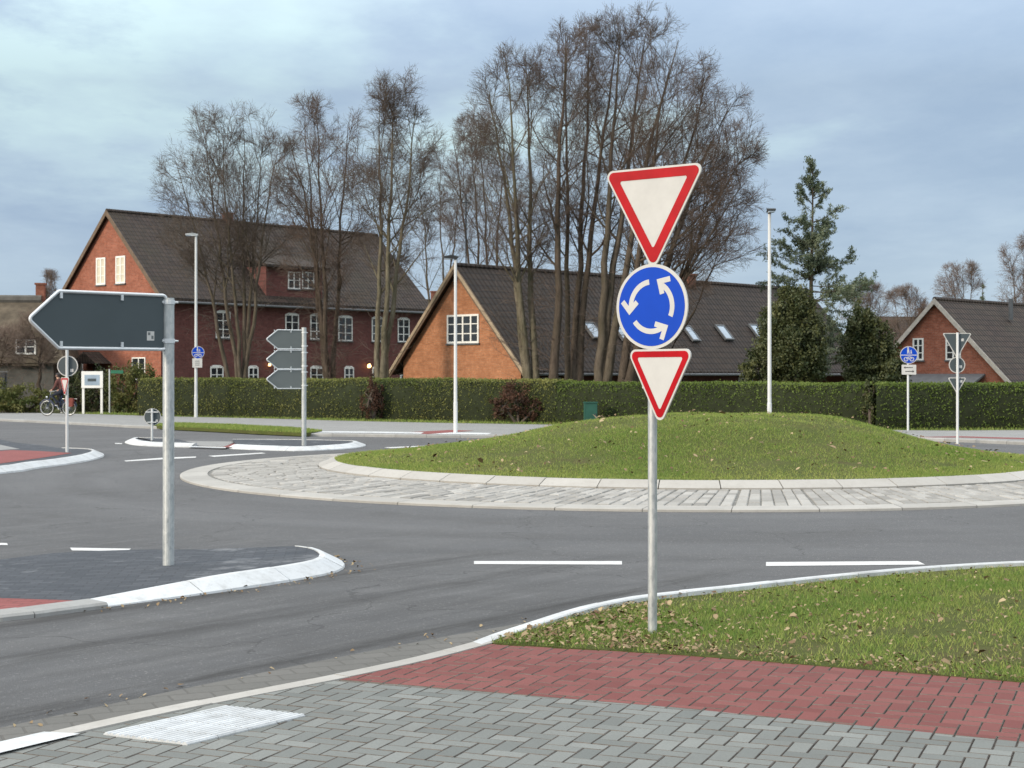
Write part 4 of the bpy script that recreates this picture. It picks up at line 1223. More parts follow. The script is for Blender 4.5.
# ================================================================== HOUSES
def window(root, org, ud, w, h, cols=2, rows=2, pane='glass_dark', nrm=None, sill=True, arch=0.0, fw=0.07, name='window'):
    """framed window standing proud on a wall; org = bottom centre on the wall plane, ud = along the wall"""
    u = Vector(ud); n = Vector(nrm); up = Vector((0, 0, 1)); o = Vector(org)
    fn = lambda a, b, c: tuple(o + u * a + up * b + n * c)
    mb = MB()
    def bar(x0, x1, y0, y1, d0=0.004, d1=0.055): mb.prism([(x0, y0), (x1, y0), (x1, y1), (x0, y1)], fn, d0, d1)
    bar(-w / 2, -w / 2 + fw, 0, h); bar(w / 2 - fw, w / 2, 0, h)
    bar(-w / 2 + fw, w / 2 - fw, 0, fw); bar(-w / 2 + fw, w / 2 - fw, h - fw, h)
    for i in range(1, cols): x = -w / 2 + w * i / cols; bar(x - fw * .5, x + fw * .5, fw, h - fw, 0.004, 0.05)
    for i in range(1, rows): y = h * i / rows; bar(-w / 2 + fw, w / 2 - fw, y - .022, y + .022, 0.004, 0.042)
    if arch: mb.prism([(-w / 2, h + .001), (w / 2, h + .001), (w / 4, h + arch), (-w / 4, h + arch)], fn, 0.004, 0.05)
    f = mb.build(name, M['frame_white'], root)
    mb = MB(); mb.prism([(-w / 2 + fw * .5, fw * .5), (w / 2 - fw * .5, fw * .5), (w / 2 - fw * .5, h - fw * .5), (-w / 2 + fw * .5, h - fw * .5)], fn, 0.006, 0.02); mb.build('pane', M[pane], f)
    if sill:
        mb = MB(); mb.prism([(-w / 2 - .05, -.07), (w / 2 + .05, -.07), (w / 2 + .05, -.004), (-w / 2 - .05, -.004)], fn, 0.002, 0.1); mb.build('sill', M['lead'], f)
    return f


def roof_planes(mb, L, W, ez, rz, ov, gv, th=0.14, x0=0.0):
    """two pitched slabs; local x along the ridge"""
    sl = (rz - ez) / (W / 2)
    for s in (0, 1):
        ye, yr = (-ov, W / 2) if s == 0 else (W + ov, W / 2)
        ze = ez - ov * sl
        q = [(x0 - gv, ye, ze), (L + gv, ye, ze), (L + gv, yr, rz), (x0 - gv, yr, rz)]
        vs = [(x, y, z + 0.03) for x, y, z in q] + [(x, y, z + 0.03 + th) for x, y, z in q]
        mb.mesh(vs, [(0, 1, 2, 3), (7, 6, 5, 4), (0, 4, 5, 1), (1, 5, 6, 2), (3, 2, 6, 7), (0, 3, 7, 4)])


def verge_boards(root, x, L, W, ez, rz, ov, m, th=0.10, hgt=0.24, name='verge_board'):
    sl = (rz - ez) / (W / 2)
    for s in (0, 1):
        ye = -ov if s == 0 else W + ov
        ze = ez - ov * sl
        mb = MB()
        q = [(ye, ze - hgt * .55), (W / 2, rz - hgt * .55), (W / 2, rz + .19), (ye, ze + .19)]
        mb.prism(q if s == 0 else q[::-1], lambda u, v, w: (w, u, v), x - th, x); mb.build(name, M[m], root)


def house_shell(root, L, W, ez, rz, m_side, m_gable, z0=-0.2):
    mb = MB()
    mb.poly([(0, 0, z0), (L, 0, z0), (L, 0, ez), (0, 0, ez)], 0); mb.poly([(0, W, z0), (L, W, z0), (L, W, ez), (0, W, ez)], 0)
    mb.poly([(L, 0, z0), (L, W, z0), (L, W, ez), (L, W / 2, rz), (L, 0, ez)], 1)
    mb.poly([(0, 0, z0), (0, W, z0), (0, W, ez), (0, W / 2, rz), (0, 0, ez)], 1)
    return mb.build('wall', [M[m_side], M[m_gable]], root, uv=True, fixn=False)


def chimney(roof, x, y, z, w=0.55, d=0.5, h=1.0, base=1.2):
    mb = MB(); mb.box(x - w / 2, x + w / 2, y - d / 2, y + d / 2, z - base, z + h); mb.box(x - w / 2 - .06, x + w / 2 + .06, y - d / 2 - .06, y + d / 2 + .06, z + h + .001, z + h + .1)
    c = mb.build('chimney', M['chimney'], roof, uv=True)
    return c


# --- long two-storey house with the red gable
A1 = R(48.3); L1, W1, E1, R1 = 21.2, 10.0, 6.4, 11.25
h1 = thing('long_brick_house', 'large red brick house with tall gable, long tiled roof and wall dormer', 'house', (-19.8, 88.0, 0.07), A1)
house_shell(h1, L1, W1, E1, R1, 'brick_dark_shaded', 'brick_red')
mb = MB(); roof_planes(mb, L1, W1, E1, R1, 0.45, 0.25)
rf = mb.build('roof', M['roof_brown'], h1, uv=True)
mb = MB(); mb.tube([(-0.25, W1 / 2, R1 + .14), (L1 + .25, W1 / 2, R1 + .14)], 0.13, 8); mb.build('ridge_tiles', M['roof_brown'], rf, uv=True)
verge_boards(h1, -0.25, L1, W1, E1, R1, 0.45, 'wood_brown', 0.05)
mb = MB(); mb.tube([(-.3, -.56, E1 - .5), (L1 + .3, -.56, E1 - .5)], 0.075, 8); mb.build('gutter', M['lead'], h1)
chimney(rf, 8.6, W1 / 2, R1, 0.5, 0.5, 0.6); chimney(rf, 14.8, W1 / 2 + .9, R1 - .5, 0.6, 0.5, 0.8)


def on_wall(hs_loc, ang, px):
    """distance along the long wall of a house at which a sight line through column px meets it"""
    k = (px - CX) / F; c, s = math.cos(ang), math.sin(ang)
    return (k * hs_loc[1] - hs_loc[0]) / (c - k * s)


def wall_z(hs_loc, ang, d, py):
    Y = hs_loc[1] + math.sin(ang) * d
    return H + (HZ - py) * Y / F - 0.07


loc1 = (-19.8, 88.0)
for px0, px1, y0, y1, cols, rows, arch in ((215.5, 230, 338, 312, 2, 3, .1), (285, 298.5, 338, 314.5, 2, 3, .1), (310, 322.5, 339.5, 315, 2, 3, .1), (338, 352, 341, 317, 2, 3, .1),
                                          (371.5, 383, 341.5, 318, 2, 3, .1), (397.5, 409, 342, 319, 2, 3, .1)):
    a, b = on_wall(loc1, A1, px0), on_wall(loc1, A1, px1); d = (a + b) / 2
    window(h1, (d, 0, wall_z(loc1, A1, d, y0)), (1, 0, 0), b - a, wall_z(loc1, A1, d, y1) - wall_z(loc1, A1, d, y0), cols, rows, 'glass_dark', (0, -1, 0), True, arch)
for px0, px1 in ((210, 223), (248, 258), (310, 323), (344, 353.5), (372, 382), (400, 410)):
    a, b = on_wall(loc1, A1, px0), on_wall(loc1, A1, px1); d = (a + b) / 2
    window(h1, (d, 0, 1.35), (1, 0, 0), b - a, 0.9, 2, 2, 'glass_dark', (0, -1, 0), False, .12)
for y, px in ((3.9, 0), (5.9, 0)):
    window(h1, (0, y, 7.1), (0, -1, 0), 0.95, 1.6, 2, 3, 'glass_curtain', (-1, 0, 0), True, 0, .1)
window(h1, (0, 8.4, 1.5), (0, -1, 0), 1.2, 1.25, 2, 2, 'glass_curtain', (-1, 0, 0))
window(h1, (0, 2.1, 1.5), (0, -1, 0), 1.3, 1.3, 2, 2, 'glass_dark', (-1, 0, 0))
mb = MB(); mb.prism([(4.8, 2.45), (7.4, 2.45), (6.1, 3.15)][::-1], lambda u, v, w: (w, u, v), -1.1, -0.01); mb.build('porch_roof', M['roof_brown'], h1, uv=True)
mb = MB(); mb.box(-.06, -.005, 5.5, 6.7, .0, 2.3); dr = mb.build('door', M['wood_brown'], h1)
mb = MB(); mb.box(-.075, -.062, 5.7, 6.5, 1.3, 2.1); mb.build('door_pane', M['glass_curtain'], dr)
# wall dormer breaking through the eaves
d0, d1 = on_wall(loc1, A1, 266), on_wall(loc1, A1, 322)
mb = MB(); zt = wall_z(loc1, A1, (d0 + d1) / 2, 268)
vs = [(d0, -.02, E1 - .3), (d1, -.02, E1 - .3), (d1, -.02, zt), (d0, -.02, zt), (d0, 3.4, E1 - .3), (d1, 3.4, E1 - .3), (d1, 3.4, zt), (d0, 3.4, zt)]
mb.mesh(vs, [(0, 1, 2, 3), (0, 3, 7, 4), (1, 5, 6, 2)]); dm = mb.build('dormer', M['brick_dark_shaded'], h1, uv=True)
mb = MB(); q = [(d0 - .3, -.4, zt - .06), (d1 + .3, -.4, zt - .06), (d1 + .3, 4.6, zt + 1.25), (d0 - .3, 4.6, zt + 1.25)]
vs = q + [(x, y, z + .16) for x, y, z in q]; mb.mesh(vs, [(0, 1, 2, 3), (7, 6, 5, 4), (0, 4, 5, 1), (1, 5, 6, 2), (3, 2, 6, 7), (0, 3, 7, 4)]); mb.build('dormer_roof', M['roof_brown'], dm, uv=True)
for px0, px1 in ((287.5, 299.5), (301.5, 313.5)):
    a, b = on_wall(loc1, A1, px0), on_wall(loc1, A1, px1); d = (a + b) / 2
    window(h1, (d, -.02, wall_z(loc1, A1, d, 289)), (1, 0, 0), b - a, 1.05, 2, 2, 'glass_dark', (0, -1, 0), True)
mb = MB(); d = on_wall(loc1, A1, 366); z = wall_z(loc1, A1, d, 366)
mb.tube([(d, -.02, z + .2), (d, -.3, z + .2)], .03, 6); wl = mb.build('wall_lamp', M['lamp_dark'], h1)
mb = MB(); mb.tube([(d, -.3, z - .12), (d, -.3, z), (d, -.3, z + .14)], [.09, .14, .06], 10); mb.build('bulb', M['lamp_lit'], wl)
mb = MB(); d = on_wall(loc1, A1, 267.5); z = wall_z(loc1, A1, d, 365)
mb.tube([(d, -.02, z + .1), (d, -.2, z + .1)], .02, 6); wl = mb.build('wall_lamp', M['lamp_dark'], h1)
mb = MB(); mb.tube([(d, -.2, z - .06), (d, -.2, z + .08)], .08, 10); mb.build('bulb', M['lamp_lit'], wl)
# --- farmhouse with the orange gable
A2 = R(46.4); L2, W2, E2, R2 = 29.0, 7.8, 2.42, 6.72
loc2 = (0.40, 70.0)
h2 = thing('orange_gable_farmhouse', 'long low house with bright orange brick gable, white window and dark tiled roof', 'house', (*loc2, 0.07), A2)
house_shell(h2, L2, W2, E2, R2, 'brick_dark_shaded', 'brick_orange')
mb = MB(); roof_planes(mb, L2, W2, E2, R2, 0.6, 0.35, 0.16)
rf = mb.build('roof', M['roof_dark'], h2, uv=True)
mb = MB(); mb.tube([(-.35, W2 / 2, R2 + .16), (L2 + .3, W2 / 2, R2 + .16)], .13, 8); mb.build('ridge_tiles', M['roof_dark'], rf, uv=True)
verge_boards(h2, -0.35, L2, W2, E2, R2, 0.6, 'wood_brown', 0.06, 0.3)
verge_boards(h2, -0.42, L2, W2, E2, R2, 0.6, 'wood_pale', 0.03, 0.05, 'verge_trim')
window(h2, (0, W2 / 2 - .22, 3.25), (0, -1, 0), 2.1, 1.34, 4, 3, 'glass_dark', (-1, 0, 0), True, 0, .09)
for px in (551, 631, 745): window(h2, (on_wall(loc2, A2, px), 0, .75), (1, 0, 0), 1.3, .9, 2, 2, 'glass_dark', (0, -1, 0), True)
mb = MB(); mb.tube([(.25, -.62, E2 - .62), (.25, -.5, E2 - .9), (.25, -.1, E2 - 1.1), (.25, -.1, 0)], .05, 8); mb.build('downpipe', M['lead'], h2)
mb = MB(); mb.tube([(-.3, -.7, E2 - .62), (L2 + .3, -.7, E2 - .62)], .07, 8); mb.build('gutter', M['lead'], h2)
mb = MB(); mb.tube([(.4, W2 / 2, R2), (.4, W2 / 2, R2 + 3.5)], .035, 6); mb.box(.1, .7, W2 / 2 - .02, W2 / 2 + .02, R2 + 3.1, R2 + 3.14); mb.build('aerial_mast', M['lamp_dark'], h2)
chimney(rf, 17.5, W2 / 2, R2, .6, .6, .5)
sl2 = (R2 - E2) / (W2 / 2); nl = math.hypot(1, sl2); nrm2 = Vector((0, -sl2 / nl, 1 / nl)); up2 = Vector((0, 1 / nl, sl2 / nl))


def ray_roof(px, py):
    """point of the near roof slope (local frame) on a sight line"""
    d = Vector(((px - CX) / F, 1, (HZ - py) / F)); c, s = math.cos(A2), math.sin(A2)
    o = Vector((0, 0, H)) - Vector((*loc2, .07)); o = Vector((o.x * c + o.y * s, -o.x * s + o.y * c, o.z)); d = Vector((d.x * c + d.y * s, -d.x * s + d.y * c, d.z))
    p0 = Vector((0, 0, E2 + .19 * nl)); t = (p0 - o).dot(nrm2) / d.dot(nrm2)
    return o + d * t


for px, py, w in ((593, 331, .85), (622, 333, .8), (691, 334, .7), (724, 333, .8), (757, 332, .78)):
    c = ray_roof(px, py); fn = lambda u, v, k: tuple(c + Vector((1, 0, 0)) * u + up2 * v + nrm2 * k)
    mb = MB(); hh = .54
    mb.ring([(-w / 2, -hh), (w / 2, -hh), (w / 2, hh), (-w / 2, hh)], [(-w / 2 + .09, -hh + .09), (w / 2 - .09, -hh + .09), (w / 2 - .09, hh - .09), (-w / 2 + .09, hh - .09)], fn, -.02, .09)
    sk = mb.build('skylight', M['lead'], h2)
    mb = MB(); mb.prism([(-w / 2 + .08, -hh + .08), (w / 2 - .08, -hh + .08), (w / 2 - .08, hh - .08), (-w / 2 + .08, hh - .08)], fn, .0, .06); mb.build('pane', M['glass_sky'], sk)

# --- smaller house on the right
A3 = R(46); loc3 = (24.6, 78.0); L3, W3, E3, R3 = 16, 7.4, 1.75, 5.55
h3 = thing('small_brick_house', 'small red brick house with two white gable windows behind the right hedge', 'house', (*loc3, 0.07), A3)
house_shell(h3, L3, W3, E3, R3, 'brick_dark_shaded', 'brick_red')
mb = MB(); roof_planes(mb, L3, W3, E3, R3, .5, .25); rf = mb.build('roof', M['roof_right'], h3, uv=True)
mb = MB(); mb.tube([(-.25, W3 / 2, R3 + .15), (L3 + .25, W3 / 2, R3 + .15)], .12, 8); mb.build('ridge_tiles', M['roof_right'], rf, uv=True)
verge_boards(h3, -.25, L3, W3, E3, R3, .5, 'verge_white', .05, .2)
window(h3, (0, 4.75, 2.55), (0, -1, 0), .62, 1.15, 2, 3, 'glass_dark', (-1, 0, 0), True, 0, .08)
window(h3, (0, 2.75, 2.55), (0, -1, 0), .85, 1.15, 2, 3, 'glass_dark', (-1, 0, 0), True, 0, .08)
mb = MB(); q = [(-1.9, 1.0, 1.05), (-.02, 1.0, 1.75), (-.02, 7.0, 1.75), (-1.9, 7.0, 1.05)]; vs = q + [(x, y, z + .1) for x, y, z in q]
mb.mesh(vs, [(0, 1, 2, 3), (7, 6, 5, 4), (0, 4, 5, 1), (1, 5, 6, 2), (3, 2, 6, 7), (0, 3, 7, 4)]); mb.box(-1.7, -.02, 1.2, 6.8, -.2, 1.0); mb.build('lean_to', M['lead'], h3)
mb = MB(); mb.tube([(6, W3 / 2 - 1.1, R3 - .8), (6, W3 / 2 - 1.1, R3 + .35)], .12, 8); mb.build('vent_pipe', M['lead'], rf)

# --- thatched house on the far left
A0 = R(8); loc0 = (-45.0, 84.0); L0, W0, E0, R0 = 20.2, 8.5, 2.9, 6.15
h0 = thing('thatched_house', 'dark thatched house with brick chimney behind pollarded trees', 'house', (*loc0, 0.07), A0)
house_shell(h0, L0 - .5, W0, E0, E0 + .5, 'plaster_dark', 'plaster_dark')
mb = MB(); hip = 2.4; e = -.5
pr = []
for (x0, x1, y0, y1, z) in ((e, L0 + .1, -.5, W0 + .5, E0 - .45), (e, L0 + .1, -.5, W0 + .5, E0 - .1)):
    pr += [(x0, y0, z), (x1, y0, z), (x1, y1, z), (x0, y1, z)]
pr += [(0 + e, W0 / 2, R0), (L0 - hip + .6, W0 / 2, R0)]
mb.mesh(pr, [(0, 1, 5, 4), (1, 2, 6, 5), (2, 3, 7, 6), (3, 0, 4, 7), (4, 5, 9, 8), (6, 7, 8, 9), (5, 6, 9), (7, 4, 8), (3, 2, 1, 0)])
rf = mb.build('roof', M['thatch'], h0, uv=True)
mb = MB(); mb.tube([(e, W0 / 2, R0 - .02), (L0 - hip + .6, W0 / 2, R0 - .02)], .3, 8); mb.build('ridge_cap', M['plaster_dark'], rf)
chimney(rf, on_wall(loc0, A0, 22) + .3, W0 / 2 + .3, R0, .5, .5, .9)
d = on_wall(loc0, A0, 27)
mb = MB(); mb.box(d - .75, d + .75, -.42, 2.2, E0 - .6, E0 + 1.05); mb.prism([(d - 1.0, E0 + .95), (d + 1.0, E0 + .95), (d + .7, E0 + 1.3), (d, E0 + 1.42), (d - .7, E0 + 1.3)], lambda u, v, w: (u, w, v), -.7, 2.6); dm = mb.build('dormer', M['thatch'], h0)
window(h0, (d, -.42, E0 + .02), (1, 0, 0), 1.1, .85, 2, 2, 'glass_dark', (0, -1, 0), False, 0, .09)
window(h0, (d - 2.4, 0, 1.2), (1, 0, 0), 1.2, 1.1, 2, 2, 'glass_dark', (0, -1, 0))
# dark board fence in front of it
t = thing('board_fence', 'dark board fence with a pale top rail before the thatched house', 'fence', (-27.5, 79.0, 0.07), R(3))
mb = MB()
for i in range(62): mb.box(-8 + i * .16, -8 + i * .16 + .145, -.01, .015, .05, 1.90 + random.uniform(-.015, .015))
mb.build('boards', M['wood_fence'], t)
mb = MB(); mb.box(-8.05, 1.95, -.035, .035, 1.92, 1.98); mb.build('top_rail', M['lead'], t)
for i in range(6):
    mb = MB(); mb.box(-8 + i * 1.95 - .05, -8 + i * 1.95 + .05, -.06, -.012, -.2, 1.915); mb.build('fence_post', M['wood_fence'], t)

# --- houses further off between the trees
def far_house(loc, ang, L, W, ez, rz, label, side, roofm):
    h = thing('distant_house', label, 'house', (*loc, .07), ang)
    house_shell(h, L, W, ez, rz, side, side)
    mb = MB(); roof_planes(mb, L, W, ez, rz, .4, .2); rf = mb.build('roof', M[roofm], h, uv=True)
    chimney(rf, L * .3, W / 2, rz, .6, .6, .7)
    window(h, (L * .3, 0, ez - 1.6), (1, 0, 0), 1.2, 1.1, 2, 2, 'glass_dark', (0, -1, 0)); window(h, (L * .7, 0, ez - 1.6), (1, 0, 0), 1.2, 1.1, 2, 2, 'glass_dark', (0, -1, 0))
    window(h, (0, W / 2, ez - .4), (0, -1, 0), 1.1, 1.2, 2, 2, 'glass_dark', (-1, 0, 0))
    return h


far_house((-9.5, 118), R(10), 14, 8, 4.6, 7.6, 'distant house whose grey roof shows between the two big brick houses', 'brick_dark_shaded', 'roof_dark')
far_house((26, 112), R(8), 18, 8, 2.9, 6.0, 'distant house with brown roof showing above the dark evergreen shrubs', 'brick_dark_shaded', 'roof_right')
#@@HOUSES_END

# ================================================================== TREES AND HEDGES
def nrmz(v): return v / (np.linalg.norm(v, axis=-1, keepdims=True) + 1e-12)


def grow(P0, D, L, R0, R1, K, wander, trop, r):
    N = len(P0); P = np.zeros((N, K, 3)); T = np.zeros((N, K, 3)); P[:, 0] = P0; d = D.copy(); T[:, 0] = d
    for k in range(1, K):
        d = nrmz(d + r.normal(0, wander, (N, 3)) + np.array([0, 0, 1.0]) * trop)
        P[:, k] = P[:, k - 1] + d * (L / (K - 1))[:, None]; T[:, k] = d
    rad = R0[:, None] + (R1 - R0)[:, None] * np.linspace(0, 1, K)[None] ** 0.85
    return P, T, rad


def kids(P, T, rad, L, per, t0, t1, ang, lf, rf, r, env=None, rmin=0.006, decline=0.5):
    N, K, _ = P.shape; idx = np.repeat(np.arange(N), per); n = len(idx)
    t = r.uniform(t0, t1, n); x = t * (K - 1); i = np.minimum(x.astype(int), K - 2); f = (x - i)[:, None]
    p = P[idx, i] * (1 - f) + P[idx, i + 1] * f; d = nrmz(T[idx, i] * (1 - f) + T[idx, i + 1] * f)
    rr = rad[idx, i] * (1 - f[:, 0]) + rad[idx, i + 1] * f[:, 0]
    q = nrmz(np.cross(d, r.normal(0, 1, (n, 3)))); a = np.radians(r.uniform(ang[0], ang[1], n))[:, None]
    nd = d * np.cos(a) + q * np.sin(a)
    nl = L[idx] * r.uniform(lf[0], lf[1], n) * (1 - decline * (t - t0) / max(1e-6, t1 - t0))
    nr = np.maximum(rr * r.uniform(rf[0], rf[1], n), rmin)
    if env is not None:
        c, s = env; g = lambda q: (((q - c) / s) ** 2).sum(1)
        ok = g(p) < 1.0; p, nd, nl, nr = p[ok], nd[ok], nl[ok], nr[ok]
        for _ in range(3):
            out = g(p + nd * nl[:, None]) > 1.0; nl = np.where(out, nl * 0.72, nl)
    return p, nd, nl, nr


def tubes(P, rad, n):
    N, K, _ = P.shape; T = np.zeros_like(P); T[:, 1:-1] = P[:, 2:] - P[:, :-2]; T[:, 0] = P[:, 1] - P[:, 0]; T[:, -1] = P[:, -1] - P[:, -2]; T = nrmz(T)
    ref = np.where(np.abs(T[..., 2:3]) > 0.9, np.array([1.0, 0, 0]), np.array([0, 0, 1.0])); A = nrmz(np.cross(T, ref)); B = np.cross(T, A)
    a = np.arange(n) * 2 * np.pi / n
    V = P[:, :, None] + rad[:, :, None, None] * (A[:, :, None] * np.cos(a)[None, None, :, None] + B[:, :, None] * np.sin(a)[None, None, :, None])
    b = (np.arange(N) * K * n)[:, None, None]; k = (np.arange(K - 1) * n)[None, :, None]; j = np.arange(n)[None, None]; j2 = (j + 1) % n
    Fc = np.stack([b + k + j, b + k + j2, b + k + n + j2, b + k + n + j], -1).reshape(-1, 4)
    return V.reshape(-1, 3), Fc


def merge(lst):
    Vs, Fs, o = [], [], 0
    for V, Fc in lst: Vs.append(V); Fs.append(Fc + o); o += len(V)
    return np.concatenate(Vs), np.concatenate(Fs)


def bare_tree(name, label, px, Y, top_y, stems, env_px, seed, r0=0.28, bark='bark_grey', twig='twig', dens=1.0, limb=(22, 48), start=0.22, epi=0, group=None, cat='tree', trop=0.03, crown_start=0.0):
    """leafless tree; stems = [(lean x, lean y, height factor)], env_px = (centre x, centre y, half width, half height) of the crown in the survey photograph"""
    r = np.random.default_rng(seed); s = F / Y; bx = (px - CX) / s
    root = thing(name, label, cat, (bx, Y, 0.05), 0, group)
    top = H + (HZ - top_y) / s
    ec = np.array([(env_px[0] - CX) / s - bx, 0, H + (HZ - env_px[1]) / s]); es = np.array([env_px[2] / s, max(env_px[2] / s * 0.85, 2.2), env_px[3] / s])
    env = (ec, es)
    n = len(stems); K0 = 16; P = np.zeros((n, K0, 3)); u = np.linspace(0, 1, K0)
    for a, (lx, ly, hf) in enumerate(stems):
        b0 = np.array([.10 * lx * (n > 1), .2 * ly * (n > 1), -.2])
        zt = ec[2] + es[2] * math.sqrt(max(.04, 1 - min(.98, lx * lx + ly * ly))) * .90 * hf
        tgt = np.array([ec[0] + lx * es[0] * .85, ly * es[1] * .85, zt])
        c1 = b0 + np.array([(tgt[0] - b0[0]) * .36, (tgt[1] - b0[1]) * .36, (zt - b0[2]) * .5])
        wob = np.cumsum(r.normal(0, .055, (K0, 3)), 0) * np.array([1, 1, .2]); wob -= u[:, None] * wob[-1]
        P[a] = ((1 - u) ** 2)[:, None] * b0 + (2 * u * (1 - u))[:, None] * c1 + (u ** 2)[:, None] * tgt + wob
    T = nrmz(np.gradient(P, axis=1)); L = np.array([np.linalg.norm(np.diff(P[a], axis=0), axis=1).sum() for a in range(n)])
    RR = np.full(n, r0 * .8) * np.array([0.7 + 0.3 * st[2] for st in stems])
    rad = RR[:, None] * (1 - .93 * np.linspace(0, 1, K0)[None] ** .85)
    flare = np.ones(K0); flare[0] = 1.45; flare[1] = 1.05; rad = rad * flare[None]
    tr = [tubes(P, rad, 9)]
    cr = []
    ni = lambda x: max(1, int(round(x * dens)))
    p1, d1, l1, q1 = kids(P, T, rad, L, ni(17), start, 0.97, limb, (0.34, 0.62), (0.36, 0.58), r, env, 0.018, 0.5)
    P1, T1, R1_ = grow(p1, d1, l1, q1, np.full(len(p1), .009), 9, 0.095, trop + 0.03, r); tr.append(tubes(P1, R1_, 5))
    p2, d2, l2, q2 = kids(P1, T1, R1_, l1, ni(11), 0.12, 1.0, (20, 60), (0.32, 0.62), (0.42, 0.65), r, (ec, es * 1.03), 0.009, 0.45)
    P2, T2, R2_ = grow(p2, d2, l2, q2, np.full(len(p2), .0055), 6, 0.10, trop + 0.015, r); cr.append(tubes(P2, R2_, 3))
    p3, d3, l3, q3 = kids(P2, T2, R2_, np.maximum(l2, .9), ni(8), 0.15, 1.0, (22, 62), (0.35, 0.7), (0.5, 0.75), r, (ec, es * 1.07), 0.006, 0.4)
    P3, T3, R3_ = grow(p3, d3, np.maximum(l3, .4), q3, np.full(len(p3), .0038), 4, 0.11, trop, r); cr.append(tubes(P3, R3_, 3))
    p4, d4, l4, q4 = kids(P3, T3, R3_, np.maximum(l3, .55), ni(4), 0.2, 1.0, (18, 45), (0.45, 0.85), (0.6, 0.85), r, (ec, es * 1.12), 0.0045, 0.3)
    P4, T4, R4_ = grow(p4, d4, np.maximum(l4, .25), q4, np.full(len(p4), .003), 3, 0.12, trop, r); cr.append(tubes(P4, R4_, 3))
    if epi:                                              # dense shoots on the trunk and lower limbs
        pe, de, le, qe = kids(P, T, rad, np.full(n, 1.0), epi, 0.12, 0.62, (35, 85), (0.7, 2.3), (0.05, 0.1), r, None, 0.009, 0.0)
        Pe, Te, Re = grow(pe, de, le, np.minimum(qe, .014), np.full(len(pe), .005), 6, 0.2, -0.03, r); cr.append(tubes(Pe, Re, 3))
        pf, df, lf_, qf = kids(Pe, Te, Re, le, 5, 0.2, 1.0, (20, 60), (0.25, 0.6), (0.6, 0.9), r, None, 0.006, 0.3)
        Pf, Tf, Rf = grow(pf, df, lf_, qf, np.full(len(pf), .004), 3, 0.2, -0.02, r); cr.append(tubes(Pf, Rf, 3))
    V, Fc = merge(tr); np_mesh('trunk', V, Fc, M[bark], root, smooth=True)
    V, Fc = merge(cr); np_mesh('crown', V, Fc, M[twig], root)
    return root


GT = 'tall bare trees behind the hedge'
bare_tree('bare_tree', 'bare many-stemmed tree in front of the long shaded brick wall, leftmost of the tall trees', 240, 76, 108,
          [(-.45, 0, .98), (.12, .2, 1.0), (.7, -.1, .95), (-.1, -.4, .9), (-.85, .1, .95), (.4, .5, .95)], (232, 206, 80, 102), 101, .18, 'bark_grey', 'twig', .83, (24, 60), .2, 26, GT)
bare_tree('bare_tree', 'bare tree with brown trunk shoots before the dormer, just left of the slender pale trunk', 333, 74, 100,
          [(-.7, 0, 1.0), (.5, .2, 1.0), (-.1, -.3, 1.0), (-.4, .5, .95)], (322, 198, 60, 100), 102, .2, 'bark_brown', 'twig_red', .82, (22, 58), .22, 70, GT)
bare_tree('bare_tree', 'slender bare tree with pale yellowish trunk between the two large houses', 383, 71, 68,
          [(.02, 0, 1.0), (.42, .2, .92), (-.3, .3, .9)], (394, 192, 60, 120), 103, .23, 'bark_pale', 'twig', .88, (30, 68), .3, 14, GT)
bare_tree('bare_tree', 'bare tree with pale patched trunk nearest the orange gable', 534, 67, 42,
          [(.1, 0, 1.0), (-.6, .2, .95), (-.25, -.3, 1.0)], (520, 168, 62, 122), 104, .26, 'bark_pale', 'twig', .82, (22, 58), .28, 46, GT)
bare_tree('bare_tree', 'bare tree leaning right with smooth brown trunk, second from the orange gable', 552, 66, 22,
          [(.1, .1, 1.0)], (560, 150, 70, 132), 105, .30, 'bark_brown', 'twig_red', .9, (24, 64), .3, 50, GT)
bare_tree('bare_tree', 'thin straight bare tree close behind the right-leaning trunk', 566, 69, 30,
          [(-.1, 0, 1.0)], (572, 150, 54, 125), 106, .22, 'bark_grey', 'twig', .88, (24, 62), .35, 16, GT)
bare_tree('bare_tree', 'bare tree leaning right above the green utility cabinet', 574, 67, 14,
          [(.25, 0, 1.0), (-.3, .3, 1.0)], (606, 140, 62, 130), 107, .26, 'bark_brown', 'twig_red', .82, (24, 62), .3, 50, GT)
bare_tree('bare_tree', 'stout bare tree partly hidden by the blue roundabout sign, tallest of the dome', 598, 66, 9,
          [(-.25, 0, 1.0), (.5, .1, 1.0), (.1, .3, 1.0)], (640, 142, 92, 132), 108, .30, 'bark_grey', 'twig', .82, (24, 64), .3, 20, GT)
bare_tree('bare_tree', 'rightmost bare tree of the dome with broad low limbs reaching far right', 619, 65, 40,
          [(-.1, -.1, 1.0), (.4, .1, 1.0), (.72, .0, 1.0), (.9, .05, .5), (.92, -.1, -.1)], (676, 178, 90, 118), 109, .29, 'bark_brown', 'twig_red', .82, (26, 72), .24, 20, GT, trop=0.02)
bare_tree('bare_tree', 'low spreading bare tree behind the biggest red and white triangle', 640, 70, 120,
          [(-.3, 0, 1.0), (.35, .2, 1.0), (.75, -.2, .9), (.9, .1, -.1), (.6, .3, .5)], (672, 215, 88, 88), 112, .2, 'bark_brown', 'twig_red', .8, (24, 66), .2, 10, GT, trop=0.0)
bare_tree('bare_tree', 'smaller bare tree with airy crown behind the orange gable roof', 488, 92, 110,
          [(-.6, 0, 1.0), (.55, .1, 1.0), (.0, .2, 1.0), (-.2, -.5, .95)], (480, 195, 54, 84), 110, .2, 'bark_brown', 'twig_red', .9, (22, 58), .25, 10, GT)
